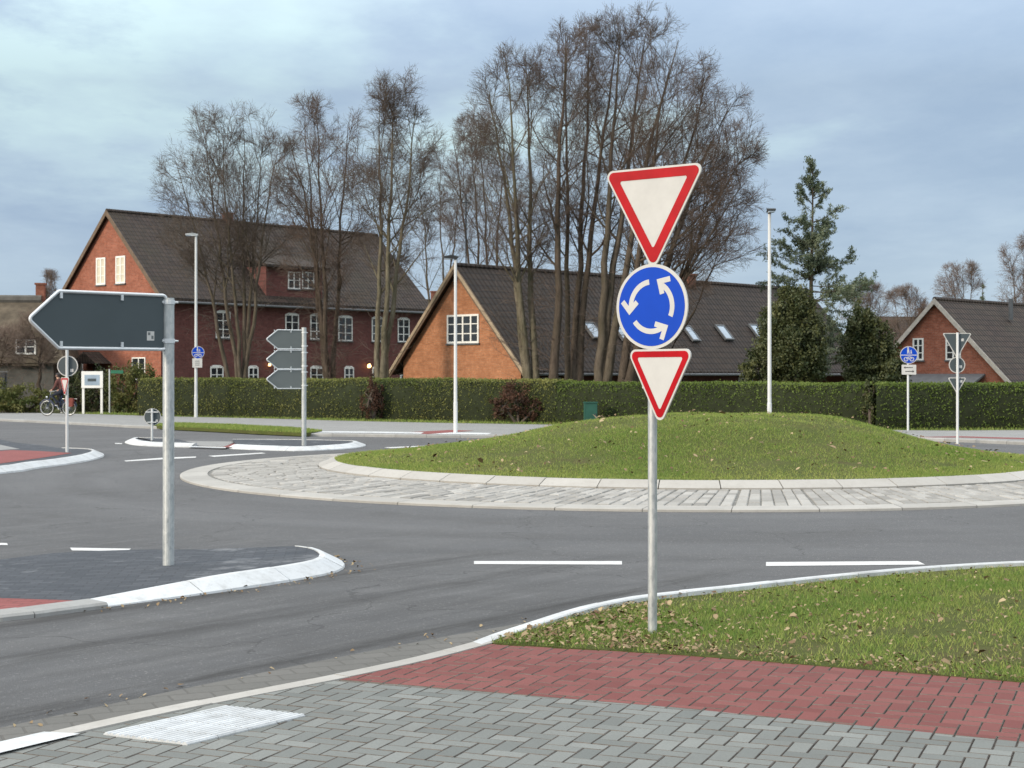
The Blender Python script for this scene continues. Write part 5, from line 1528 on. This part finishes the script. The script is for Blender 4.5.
bare_tree('bare_tree', 'thin bare tree rising between the slender pale trunk and the white lamp', 440, 95, 150,
          [(-.5, 0, .95), (.5, .1, 1.0), (0, -.3, 1.0)], (440, 226, 50, 80), 111, .15, 'bark_grey', 'twig', .85, (22, 50), .2, 8, GT)
GF = 'bare trees beyond the houses'
for px, Y, ty, env, sd, lab in ((1022, 96, 246, (1024, 300, 34, 60), 121, 'pinkish bare tree at the right edge behind the small brick house'),
                                (962, 100, 268, (962, 292, 26, 28), 122, 'rounded bare tree behind the ridge of the small brick house'),
                                (868, 104, 292, (868, 322, 34, 36), 123, 'low twiggy tree between conifer and small brick house'),
                                (912, 110, 290, (905, 325, 26, 36), 124, 'thin twiggy tree just left of the small brick gable'),
                                (50, 105, 272, (50, 292, 6, 20), 125, 'tiny bare tree beside the chimney of the thatched house')):
    bare_tree('bare_tree', lab, px, Y, ty, [(-.5, 0, 1.0), (.5, .2, 1.0), (0, -.2, 1.0)], env, sd, .13, 'bark_brown', 'twig_far', .84, (20, 55), .12, 0, GF)
GPD = 'pollarded trees by the thatched house'
for px, Y, ty, env, sd, lab in ((4, 75, 306, (-6, 340, 42, 36), 131, 'pollarded tree cut by the left edge of the picture'),
                                (37, 76, 312, (44, 340, 34, 32), 132, 'pollarded tree with knobbly trunk in front of the board fence')):
    bare_tree('pollard_tree', lab, px, Y, ty, [(-.02, 0, .2)], env, sd, 0.27, 'bark_brown', 'twig_far', .82, (25, 80), .5, 16, GPD, trop=-0.01)


# --- leaves in volumes
def leaf_cards(P, size, r, flat=0.6):
    n = len(P); a = nrmz(r.normal(0, 1, (n, 3))); b = nrmz(np.cross(a, r.normal(0, 1, (n, 3)))); s = size * r.uniform(.55, 1.35, n)[:, None]
    V = np.stack([P - a * s, P + b * s * flat, P + a * s, P - b * s * flat], 1)
    return V.reshape(-1, 3), np.arange(4 * n).reshape(-1, 4)


def hedge(name, label, line, hgt, width, leafm, seed, dens=560, rag=0.06, group=None):
    """clipped hedge along a base line (front foot of the hedge), uneven but straight topped"""
    r = np.random.default_rng(seed); pts = resample([Vector(p) for p in line], 0.25); n = len(pts)
    A = np.array([(p.x, p.y) for p in pts]); tg = np.gradient(A, axis=0); tg = nrmz(tg); nv = np.c_[-tg[:, 1], tg[:, 0]]
    hh = hgt + (fnoise(np.arange(n) * .25, np.zeros(n), .5, seed) - .5) * rag * 2.4
    prof = np.array([(0.06, 0.0), (-.02, .35), (-.02, .8), (.06, 1.0), (.5, 1.02), (.94, 1.0), (1.02, .7), (.95, 0.)])
    V = np.zeros((n, len(prof), 3))
    for k, (u, v) in enumerate(prof):
        jit = (fnoise(np.arange(n) * .25 + k * 7.3, np.full(n, k * 3.1), .9, seed + 1) - .5) * rag * 2.2
        V[:, k, :2] = A + nv * (u * width + jit)[:, None] ; V[:, k, 2] = .03 + v * hh * 0.985
    m = len(prof); Fc = np.array([(i * m + k, (i + 1) * m + k, (i + 1) * m + k + 1, i * m + k + 1) for i in range(n - 1) for k in range(m - 1)])
    c0 = A.mean(0)
    root = thing(name, label, 'hedge', (c0[0], c0[1], .05), 0, group)
    off = np.array([c0[0], c0[1], .05])
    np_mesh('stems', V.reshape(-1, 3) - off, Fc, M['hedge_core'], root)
    Lg = n * .25; cnt = int(Lg * (hgt + width) * dens); i = r.integers(0, n - 1, cnt); f = r.random(cnt)[:, None]
    side = r.random(cnt) < hgt / (hgt + width * .9)
    uu = np.where(side, r.normal(0.0, .045, cnt), r.uniform(0, width, cnt)); vv = np.where(side, r.random(cnt) ** .9 * hh[i], hh[i] + r.normal(.015, .03, cnt))
    uu = uu + np.where(side & (vv < .25 * hgt), .05, 0) + (fnoise(A[i, 0] * 1.0, vv * 1.6, 1.1, seed + 5) - .5) * rag * 2.0
    P = np.c_[A[i] * (1 - f) + A[i + 1] * f + nv[i] * uu[:, None], vv + .03]
    tone = np.clip(r.normal(.4, .15, cnt) + (fnoise(P[:, 0] * 4, P[:, 2] * .6, .5, seed + 7) - .5) * .9 + (fnoise(P[:, 0], P[:, 2] * 1.5, .35, seed + 2) - .5) * 1.3, 0, 1)
    V2, F2 = leaf_cards(P - off, .036, r)
    np_mesh('foliage', V2, F2, M[leafm], root, np.repeat(tone, 4))
    return root


def foot(px, py): return Vector(G(px, py, .06))


hedge('hedge', 'clipped yellowish green hedge in front of the long brick house', [foot(138, 416.2), foot(200, 416.9), foot(280, 418.2), foot(362, 419.9)], 1.60, 1.2, 'hedge_leaf_a', 201, group='clipped hedges along the far pavement')
hedge('hedge', 'clipped olive hedge in front of the orange brick gable', [foot(362.5, 420.0), foot(430, 421.2), foot(505, 422.6), foot(556, 423.8)], 1.60, 1.2, 'hedge_leaf_a', 202, group='clipped hedges along the far pavement')
hedge('hedge', 'smooth dark green hedge behind the grassy mound', [foot(556.5, 423.8), foot(700, 426.5), foot(800, 428.4), foot(866, 429.4)], 1.50, 1.2, 'hedge_leaf_b', 203, 600, .04, group='clipped hedges along the far pavement')
hedge('hedge', 'smooth dark green hedge on the right behind the blue path sign', [foot(876, 430.2), foot(950, 429.6), foot(1040, 429.2), foot(1300, 430.5)], 1.50, 1.2, 'hedge_leaf_b', 204, 600, .04, group='clipped hedges along the far pavement')


def shrub(name, label, px, Y, base_z, lobes, leafm, seed, count, size, cat='shrub', stem='twig', group=None, hollow=.55):
    """leafy shrub from uneven lobes given as (px, py, half width px, half height px)"""
    r = np.random.default_rng(seed); s = F / Y; bx = (px - CX) / s
    root = thing(name, label, cat, (bx, Y, base_z), 0, group); Ps = []; Ts = []
    tot = sum(a[2] * a[3] for a in lobes); st = MB()
    for (lx, ly, lw, lh) in lobes:
        c = np.array([(lx - CX) / s - bx, r.uniform(-.3, .3), H + (HZ - ly) / s - base_z]); sc = np.array([lw / s, lw / s * .9, lh / s])
        k = int(count * lw * lh / tot); sub = max(5, int(k / 60))
        d = nrmz(r.normal(0, 1, (sub, 3))); cc = c + d * sc * (r.uniform(hollow, 1.22, sub)[:, None]); ton = np.clip(r.normal(.42, .24, sub), 0, 1)
        i = r.integers(0, sub, k); P = cc[i] + r.normal(0, 1, (k, 3)) * np.minimum(sc * .13, .17)
        Ps.append(P); Ts.append(np.clip(ton[i] + r.normal(0, .12, k), 0, 1))
        st.tube([(0, 0, -.1), tuple(c * [.5, .5, .45]), tuple(c), tuple(cc[0])], [.07, .05, .03, .012], 6)
        for q in cc[1:14]: st.tube([tuple(c), tuple((c + q) / 2 + r.normal(0, .1, 3)), tuple(q)], [.025, .016, .008], 4)
    P = np.concatenate(Ps); T = np.concatenate(Ts); ok = P[:, 2] > .02; P, T = P[ok], T[ok]
    V, Fc = leaf_cards(P, size, r)
    st.build('stems', M[stem], root); np_mesh('foliage', V, Fc, M[leafm], root, np.repeat(T, 4))
    return root


shrub('evergreen_shrub', 'tall dark evergreen shrub beside the white lamp behind the mound', 790, 60, .05, [(790, 350, 28, 36), (801, 320, 16, 30), (777, 332, 15, 30), (760, 368, 18, 16), (804, 368, 20, 16), (790, 302, 11, 20), (812, 345, 13, 22)], 'shrub_leaf', 301, 34000, .056, group='dark evergreen shrubs behind the hedge')
shrub('evergreen_shrub', 'dark evergreen shrub just left of the small brick house', 868, 62, .05, [(864, 352, 20, 30), (882, 360, 17, 24), (858, 326, 11, 20), (873, 336, 12, 20), (878, 374, 26, 14), (892, 368, 12, 16)], 'shrub_leaf', 302, 27000, .056, group='dark evergreen shrubs behind the hedge')
shrub('leafy_bush', 'rounded yellowish green bush by the left edge before the board fence', 18, 73, .05, [(2, 398, 24, 15), (26, 400, 24, 14), (44, 402, 12, 12), (-24, 398, 20, 15)], 'bush_leaf', 303, 9000, .06, 'bush')
shrub('leafy_bush', 'dark bush behind the white notice board', 92, 76, .05, [(78, 396, 16, 20), (96, 392, 14, 20), (106, 398, 12, 16)], 'shrub_leaf', 304, 7000, .06, 'bush')
shrub('leafy_bush', 'loose green bush at the left end of the clipped hedge', 128, 74, .05, [(122, 390, 14, 22), (140, 384, 16, 20), (130, 402, 18, 12), (156, 386, 14, 10)], 'bush_leaf', 305, 7000, .06, 'bush')
shrub('brown_bush', 'reddish brown leafless bush in front of the hedge near the slender pale trunk', 372, 61.0, .05, [(370, 398, 9, 20), (378, 402, 7, 15)], 'brown_leaf', 306, 2600, .04, 'bush')
shrub('brown_bush', 'wide brown bramble growing out of the hedge right of the white lamp', 518, 57.4, .05, [(518, 402, 19, 16), (504, 407, 12, 12), (536, 409, 12, 10)], 'brown_leaf', 307, 4200, .04, 'bush')
shrub('ivy_clump', 'dark ivy filling the gap between the two smooth hedges', 871, 50.35, .05, [(871, 402, 6, 20), (872, 414, 6, 14), (870, 392, 6, 9)], 'shrub_leaf', 308, 2600, .045, 'bush')


def conifer(label, px, Y, top_y, half, seed):
    r = np.random.default_rng(seed); s = F / Y; bx = (px - CX) / s; top = H + (HZ - top_y) / s
    root = thing('conifer', label, 'tree', (bx, Y, .05))
    P0 = np.array([[0, 0, -.2]]); P, T, rad = grow(P0, np.array([[.02, 0, 1.]]), np.array([top + .2]), np.array([.17]), np.array([.015]), 16, .02, .05, r)
    V, Fc = tubes(P, rad, 9); np_mesh('trunk', V, Fc, M['bark_brown'], root, smooth=True)
    n = 125; t = .2 + .79 * r.random(n) ** 1.1; x = t * 15; i = np.minimum(x.astype(int), 14); f = (x - i)[:, None]; p = P[0, i] * (1 - f) + P[0, i + 1] * f
    az = r.uniform(0, 2 * np.pi, n); el = np.radians(np.where(t > .8, r.uniform(15, 55, n), r.uniform(-12, 28, n)))
    d = np.c_[np.cos(az) * np.cos(el), np.sin(az) * np.cos(el), np.sin(el)]
    L = half / s * np.clip((1.05 - t) * 1.65, .13, 1.0) * r.uniform(.3, 1.3, n)
    P1, T1, R1_ = grow(p, d, L, np.full(n, .022), np.full(n, .006), 6, .07, .05, r)
    p2, d2, l2, q2 = kids(P1, T1, R1_, L, 8, .25, 1., (25, 65), (.25, .5), (.5, .7), r, None, .006)
    P2, T2, R2_ = grow(p2, d2, l2, q2, np.full(len(p2), .004), 4, .1, .02, r)
    V, Fc = merge([tubes(P1, R1_, 4), tubes(P2, R2_, 3)]); np_mesh('branches', V, Fc, M['bark_brown'], root)
    pts = []; ts = []
    for Pk, dn, ln in ((P2, 85, l2), (P1, 55, L)):
        N, K, _ = Pk.shape; idx = np.repeat(np.arange(N), np.maximum(2, (dn * ln).astype(int))); x = r.uniform(.25, 1, len(idx)) * (K - 1); i = np.minimum(x.astype(int), K - 2); f = (x - i)[:, None]
        pts.append(Pk[idx, i] * (1 - f) + Pk[idx, i + 1] * f + r.normal(0, .05, (len(idx), 3))); ts.append(np.clip(r.normal(.45, .25, N), 0, 1)[idx])
    Pn = np.concatenate(pts); V, Fc = leaf_cards(Pn, .075, r, .26); np_mesh('foliage', V, Fc, M['needle'], root, np.repeat(np.concatenate(ts), 4))
    return root


conifer('tall sparse conifer standing right of the white lamp behind the mound', 812, 66, 158, 54, 401)
conifer('small dark conifer tip behind the small brick house ridge', 980, 108, 284, 9, 402)
conifer('small conifer beside the far brown roof behind the evergreen shrubs', 852, 100, 296, 10, 403)

# short grass tufts along the hedge foot and on the far verge
def strip_grass(name, poly, n, z, seed, h=.10, w=.03):
    r = np.random.default_rng(seed); A = np.array([(p[0], p[1]) for p in poly]); lo, hi = A.min(0), A.max(0)
    X = r.uniform(lo[0], hi[0], n); Y = r.uniform(lo[1], hi[1], n); ok = in_poly(X, Y, [tuple(a) for a in A])
    return blades(name, X[ok], Y[ok], np.full(ok.sum(), z), h, w, seed)


fb_ = [p for p in far_back if -21 < p.x < 20]
strip_grass('hedge_foot_grass', [*fb_, *[p + Vector((0.3, 2.6)) for p in reversed(fb_)]], 90000, ZF - .03, 61)
strip_grass('far_verge_grass', wedge, 60000, ZF + .02, 62, .07, .03)
#@@TREES_END

# ================================================================== CYCLIST
cb = G(58, 415.8, ZF)
HEAD = R(180 - 14)                                   # rides to the left, slightly towards us
bike = thing('bicycle', 'dark blue upright bicycle ridden along the far pavement', 'bicycle', (*cb, ZF), HEAD)
WR = .34; FXW, RXW = .53, -.53                        # local +x is forward


def wheel(x):
    mb = MB(); n = 36
    ring = [(x + math.cos(2 * math.pi * i / n) * (WR - .018), 0, WR + math.sin(2 * math.pi * i / n) * (WR - .018)) for i in range(n + 1)]
    mb.tube(ring, .019, 8, cap=False); ty = mb.build('wheel', M['rubber'], bike, smooth=True)
    mb = MB(); rr = [(x + math.cos(2 * math.pi * i / n) * (WR - .045), 0, WR + math.sin(2 * math.pi * i / n) * (WR - .045)) for i in range(n + 1)]
    mb.tube(rr, .013, 6, cap=False); mb.build('rim', M['chrome'], ty, smooth=True)
    mb = MB()
    for i in range(24):
        a = 2 * math.pi * i / 24; mb.tube([(x, .03 * (-1) ** i, WR), (x + math.cos(a) * (WR - .05), 0, WR + math.sin(a) * (WR - .05))], .0022, 3)
    mb.tube([(x, -.05, WR), (x, .05, WR)], .025, 8); mb.build('spokes', M['chrome'], ty)


wheel(FXW); wheel(RXW)
mb = MB()
for a, b, rr in (((.40, 0, .62), (-.06, 0, .30), .02), ((.38, 0, .84), (-.12, 0, .55), .018), ((-.20, 0, .88), (-.06, 0, .30), .018), ((.37, 0, .92), (.42, 0, .56), .02)):
    mb.tube([a, b], rr, 8)
for y in (-.05, .05):
    mb.tube([(-.06, y * .6, .30), (RXW, y, WR)], .011, 6); mb.tube([(-.15, y * .4, .72), (RXW, y, WR)], .010, 6); mb.tube([(.41, y, .60), (FXW, y, WR)], .013, 6)
mb.build('frame', M['bike_blue'], bike)
mb = MB(); mb.tube([(.36, 0, .9), (.34, 0, 1.04)], .014, 8); mb.tube([(.10, -.29, 1.06), (.24, -.27, 1.07), (.34, -.1, 1.04), (.34, .1, 1.04), (.24, .27, 1.07), (.10, .29, 1.06)], .012, 8); mb.build('handlebar', M['chrome'], bike)
mb = MB(); mb.tube([(-.20, 0, .86), (-.22, 0, .96)], .013, 8); mb.prism([(-.36, -.09), (-.30, -.11), (-.16, -.05), (-.04, -.02), (-.04, .02), (-.16, .05), (-.30, .11), (-.36, .09)], lambda u, v, w: (u, v, w), .955, 1.0); mb.build('saddle', M['black'], bike)
mb = MB(); mb.tube([(-.06, -.06, .30), (-.06, .06, .30)], .03, 10)
for y, a in ((-.09, 1.9), (.09, 1.9 + math.pi)):
    e = (-.06 + math.cos(a) * .165, y, .30 - math.sin(a) * .165); mb.tube([(-.06, y, .30), e], .010, 6); mb.box(e[0] - .05, e[0] + .05, y - (.09 if y < 0 else 0), y + (.09 if y > 0 else 0), e[2] - .012, e[2] + .012)
mb.build('pedals', M['chrome'], bike)
mb = MB(); mb.tube([(-.25, 0, .73), (-.85, 0, .73)], .008, 6)
for y in (-.07, .07): mb.tube([(-.25, y, .73), (-.85, y, .73)], .008, 6); mb.tube([(-.75, y, .73), (RXW, y * .8, WR)], .007, 6)
mb.build('rack', M['chrome'], bike)
mb = MB(); mb.tube([(FXW - .04, 0, .80), (FXW + .03, 0, .80)], [.03, .045], 10); mb.build('front_lamp', M['chrome'], bike)
mb = MB(); n = 14
for x in (FXW, RXW):
    arc = [(x + math.cos(R(20 + 150 * i / n)) * (WR + .025), 0, WR + math.sin(R(20 + 150 * i / n)) * (WR + .025)) for i in range(n + 1)]
    mb.tube(arc, .022, 6)
mb.build('mudguards', M['bike_blue'], bike)
pn = thing('pannier_bag', 'red pannier bag hanging behind the cyclist on the bicycle rack', 'bag', (*cb, ZF), HEAD)
mb = MB(); mb.prism(rounded([(-.80, .40), (-.48, .40), (-.46, .74), (-.82, .74)], .04), lambda u, v, w: (u, w, v), .085, .21); mb.build('bag_body', M['bag_red'], pn)
mb = MB(); mb.prism(rounded([(-.83, .60), (-.45, .60), (-.45, .765), (-.83, .765)], .03), lambda u, v, w: (u, w, v), .075, .222); mb.build('flap', M['bag_red'], pn)

# the rider: one skinned body, coloured by the nearest bone
J = {'pelvis': (-.20, 0, 1.06), 'spine': (-.15, 0, 1.26), 'chest': (-.07, 0, 1.46), 'neck': (-.02, 0, 1.585), 'chin': (.0, 0, 1.66), 'head': (.015, 0, 1.74), 'crown': (.01, 0, 1.815)}
rad = {'pelvis': .15, 'spine': .135, 'chest': .155, 'neck': .058, 'chin': .072, 'head': .098, 'crown': .07}
E_ = [('pelvis', 'spine'), ('spine', 'chest'), ('chest', 'neck'), ('neck', 'chin'), ('chin', 'head'), ('head', 'crown')]
for s, sg_ in (('a', 1), ('b', -1)):
    an = 1.9 if sg_ < 0 else 1.9 + math.pi
    foot_ = (-.06 + math.cos(an) * .165 - .03, sg_ * .135, .30 - math.sin(an) * .165 + .09)
    hip = (-.18, sg_ * .10, 1.02); dist = math.dist(hip, foot_); l1_, l2_ = .43, .42
    aa_ = (l1_ ** 2 - l2_ ** 2 + dist ** 2) / (2 * dist); hh_ = math.sqrt(max(.0004, l1_ ** 2 - aa_ ** 2)); dv = (Vector(foot_) - Vector(hip)).normalized(); fw = Vector((1, 0, .0)); fw = (fw - dv * fw.dot(dv)).normalized()
    knee = Vector(hip) + dv * aa_ + fw * hh_
    J.update({'hip' + s: hip, 'knee' + s: tuple(knee), 'ankle' + s: foot_, 'heel' + s: (foot_[0] - .03, foot_[1], foot_[2] - .05), 'toe' + s: (foot_[0] + .17, foot_[1], foot_[2] - .055)})
    rad.update({'hip' + s: .105, 'knee' + s: .062, 'ankle' + s: .045, 'heel' + s: .042, 'toe' + s: .034})
    E_ += [('pelvis', 'hip' + s), ('hip' + s, 'knee' + s), ('knee' + s, 'ankle' + s), ('ankle' + s, 'heel' + s), ('ankle' + s, 'toe' + s)]
    J.update({'sho' + s: (-.06, sg_ * .19, 1.48), 'elb' + s: (.0, sg_ * .27, 1.235), 'wri' + s: (.10, sg_ * .285, 1.115), 'palm' + s: (.165, sg_ * .28, 1.095)})
    rad.update({'sho' + s: .075, 'elb' + s: .052, 'wri' + s: .036, 'palm' + s: .034})
    E_ += [('chest', 'sho' + s), ('sho' + s, 'elb' + s), ('elb' + s, 'wri' + s), ('wri' + s, 'palm' + s)]
    for q in range(4):                                # fingers folding over the grip
        oy = (q - 1.5) * .021; k1, k2 = f'f{q}k' + s, f'f{q}t' + s; ln_ = (.036, .044, .042, .032)[q]
        J[k1] = (.195 + .002 * q, sg_ * (.28 + oy), 1.094); J[k2] = (.198 + .2 * ln_, sg_ * (.28 + oy), 1.094 - ln_); rad[k1] = .0095; rad[k2] = .0085
        E_ += [('palm' + s, k1), (k1, k2)]
    J['th' + s] = (.15, sg_ * .235, 1.06); rad['th' + s] = .011; E_.append(('palm' + s, 'th' + s))
names = list(J); me = bpy.data.meshes.new('person'); me.from_pydata([J[k] for k in names], [(names.index(a), names.index(b)) for a, b in E_], [])
person = bpy.data.objects.new('person', me); COL.objects.link(person)
sk = person.modifiers.new('Skin', 'SKIN'); sk.use_smooth_shade = True
lay = me.skin_vertices[0].data
for i, k in enumerate(names): lay[i].radius = (rad[k], rad[k]); lay[i].use_root = (k == 'pelvis')
for k in ('chest', 'spine', 'pelvis'): lay[names.index(k)].radius = (rad[k] * .85, rad[k] * 1.15)
person.modifiers.new('Sub', 'SUBSURF').levels = 1; person.modifiers['Sub'].render_levels = 1
bpy.context.view_layer.update()
dg = bpy.context.evaluated_depsgraph_get(); me2 = bpy.data.meshes.new_from_object(person.evaluated_get(dg))
person.modifiers.clear(); person.data = me2
for k in ('jacket', 'trousers', 'skin', 'shoe'): me2.materials.append(M[k])


def zone(a, b):
    n_ = a + b
    if any(w in n_ for w in ('toe', 'heel')): return 3
    if any(w in n_ for w in ('palm', 'chin', 'head', 'crown', 'f0', 'f1', 'f2', 'f3', 'th')) and 'sho' not in n_: return 2
    if any(w in n_ for w in ('hip', 'knee', 'ankle')): return 1
    return 0


segs = [(Vector(J[a]), Vector(J[b]), zone(a, b)) for a, b in E_]
for p in me2.polygons:
    best = (9, 0)
    for a, b, zn in segs:
        ab = b - a; t_ = max(0, min(1, (p.center - a).dot(ab) / max(1e-9, ab.length_squared))); dd = (p.center - a - ab * t_).length
        if dd < best[0]: best = (dd, zn)
    p.material_index = best[1]; p.use_smooth = True
person.location = (*cb, ZF); person.rotation_euler = (0, 0, HEAD)
tag(person, 'cyclist in reddish brown jacket and dark trousers riding left on the bicycle', 'person')
mb = MB(); n = 14                                      # dark hair cap with a peak
hv = []; hf = []
for i in range(6):
    e_ = R(-12 + 100 * i / 5)
    for j in range(n):
        a = 2 * math.pi * j / n; back = .25 if math.cos(a) < .3 and i == 0 else 0
        hv.append((.005 + .112 * math.cos(e_) * math.cos(a), .098 * math.cos(e_) * math.sin(a), 1.745 - back * .18 + .105 * math.sin(e_) + (.035 if math.cos(a) > .5 and i == 0 else 0)))
for i in range(5):
    for j in range(n): hf.append((i * n + j, i * n + (j + 1) % n, (i + 1) * n + (j + 1) % n, (i + 1) * n + j))
mb.mesh(hv, hf); mb.build('hair', M['hair'], person, smooth=True)
mb = MB()
for y in (-.033, .033): mb.tube([(.095, y, 1.735), (.106, y, 1.735)], .012, 8)
mb.build('eyes', M['hair'], person)
mb = MB(); mb.tube([(.09, 0, 1.735), (.125, 0, 1.702), (.10, 0, 1.69)], [.008, .014, .008], 6); mb.build('nose', M['skin'], person)
mb = MB(); mb.tube([(.088, -.025, 1.668), (.096, 0, 1.666), (.088, .025, 1.668)], .006, 6); mb.build('mouth', M['jacket'], person)
mb = MB()
for y in (-.1, .1): mb.tube([(.0, y * .95, 1.75), (-.008, y * 1.06, 1.735), (.0, y * .98, 1.705)], [.012, .018, .01], 6)
mb.build('ears', M['skin'], person)
#@@CYCLIST_END

# ================================================================== LIGHT, SKY, CAMERA
SUN_EL, SUN_AZ = R(17), math.atan2(-0.62, -0.8)       # low sun on the left, a little behind the camera
w = bpy.data.worlds.new('World'); SC.world = w; w.use_nodes = True
nt = w.node_tree; T_ = NT(nt); bg = nt.nodes['Background']
sky = nt.nodes.new('ShaderNodeTexSky'); sky.sky_type = 'NISHITA'; sky.sun_disc = False
sky.sun_elevation = SUN_EL; sky.sun_rotation = math.pi / 2 - SUN_AZ; sky.air_density = 1.0; sky.dust_density = 1.0; sky.ozone_density = 1.5
d_ = T_.n('ShaderNodeTexCoord').outputs['Generated']; sp = T_.n('ShaderNodeSeparateXYZ'); T_.l(d_, sp.inputs[0])
el_ = sp.outputs[2]; dz = T_.math('ADD', T_.math('MAXIMUM', el_, 0.0), 0.10)
cm = T_.n('ShaderNodeCombineXYZ'); T_.l(T_.math('DIVIDE', sp.outputs[0], dz), cm.inputs[0]); T_.l(T_.math('DIVIDE', sp.outputs[1], dz), cm.inputs[1])
mp = T_.n('ShaderNodeMapping'); mp.inputs['Location'].default_value = (3.1, 1.7, 0); mp.inputs['Scale'].default_value = (1.0, 0.75, 1); T_.l(cm.outputs[0], mp.inputs[0])
n1 = T_.noise(mp.outputs[0], 0.6, 7, 0.55); n2 = T_.noise(mp.outputs[0], 1.6, 9, 0.62, 4.0)
bright = T_.rng(n1, 0.465, 0.58); bright = T_.math('MULTIPLY', bright, T_.rng(n2, 0.36, 0.54))
bright = T_.math('MULTIPLY', bright, T_.rng(el_, 0.085, 0.15))       # clear bright gaps only above the low bank of cloud
greyc = T_.mix(T_.rng(n2, 0.35, 0.65), (0.395, 0.52, 0.695), (0.515, 0.645, 0.80))
cloud = T_.mix(bright, greyc, (0.68, 0.88, 0.925))
cloud = T_.mix(T_.rng(el_, 0.09, 0.0), cloud, (0.52, 0.66, 0.79))
# an overcast dome is brighter overhead than low down
gain = T_.rng(el_, 0.18, 0.75, 1.0, 4.2)
cloud = T_.mix(T_.rng(el_, 0.2, 0.6), cloud, (0.565, 0.58, 0.59))     # high thin cloud lit by the sun
cl2 = T_.n('ShaderNodeVectorMath', operation='SCALE'); T_.l(cloud, cl2.inputs[0]); T_.l(gain, cl2.inputs['Scale'])
skd = T_.n('ShaderNodeVectorMath', operation='SCALE'); T_.l(sky.outputs[0], skd.inputs[0]); skd.inputs['Scale'].default_value = 1.0
CLOUD_K = 10.0
cl3 = T_.n('ShaderNodeVectorMath', operation='SCALE'); T_.l(cl2.outputs[0], cl3.inputs[0]); cl3.inputs['Scale'].default_value = CLOUD_K
mixed = T_.mix(0.86, skd.outputs[0], cl3.outputs[0])
T_.l(mixed, bg.inputs['Color']); bg.inputs['Strength'].default_value = 0.10

sun = bpy.data.lights.new('sun', 'SUN'); sun.energy = 3.0; sun.angle = R(10); sun.color = (1.0, 0.86, 0.68)
so = bpy.data.objects.new('sun', sun); COL.objects.link(so)
dv = Vector((math.cos(SUN_AZ) * math.cos(SUN_EL), math.sin(SUN_AZ) * math.cos(SUN_EL), math.sin(SUN_EL)))
so.rotation_euler = (-dv).to_track_quat('-Z', 'Y').to_euler()

cam = bpy.data.cameras.new('camera'); co = bpy.data.objects.new('camera', cam); COL.objects.link(co)
cam.sensor_width = 36; cam.lens = F / 1024 * 36; cam.clip_end = 4000; cam.clip_start = 0.1
co.location = (0, 0, H); co.rotation_euler = (R(90), 0, 0); cam.shift_y = -(384 - HZ) / 1024
cam.dof.use_dof = True; cam.dof.focus_distance = 11.5; cam.dof.aperture_fstop = 9.0
SC.camera = co
SC.render.resolution_x, SC.render.resolution_y = 1024, 768
SC.view_settings.view_transform = 'Standard'; SC.view_settings.look = 'None'; SC.view_settings.gamma = 1; SC.view_settings.exposure = 0.0
SC.cycles.max_bounces = 6; SC.cycles.diffuse_bounces = 3; SC.cycles.glossy_bounces = 3; SC.cycles.transmission_bounces = 3
SC.cycles.use_denoising = True; SC.cycles.sample_clamp_indirect = 4
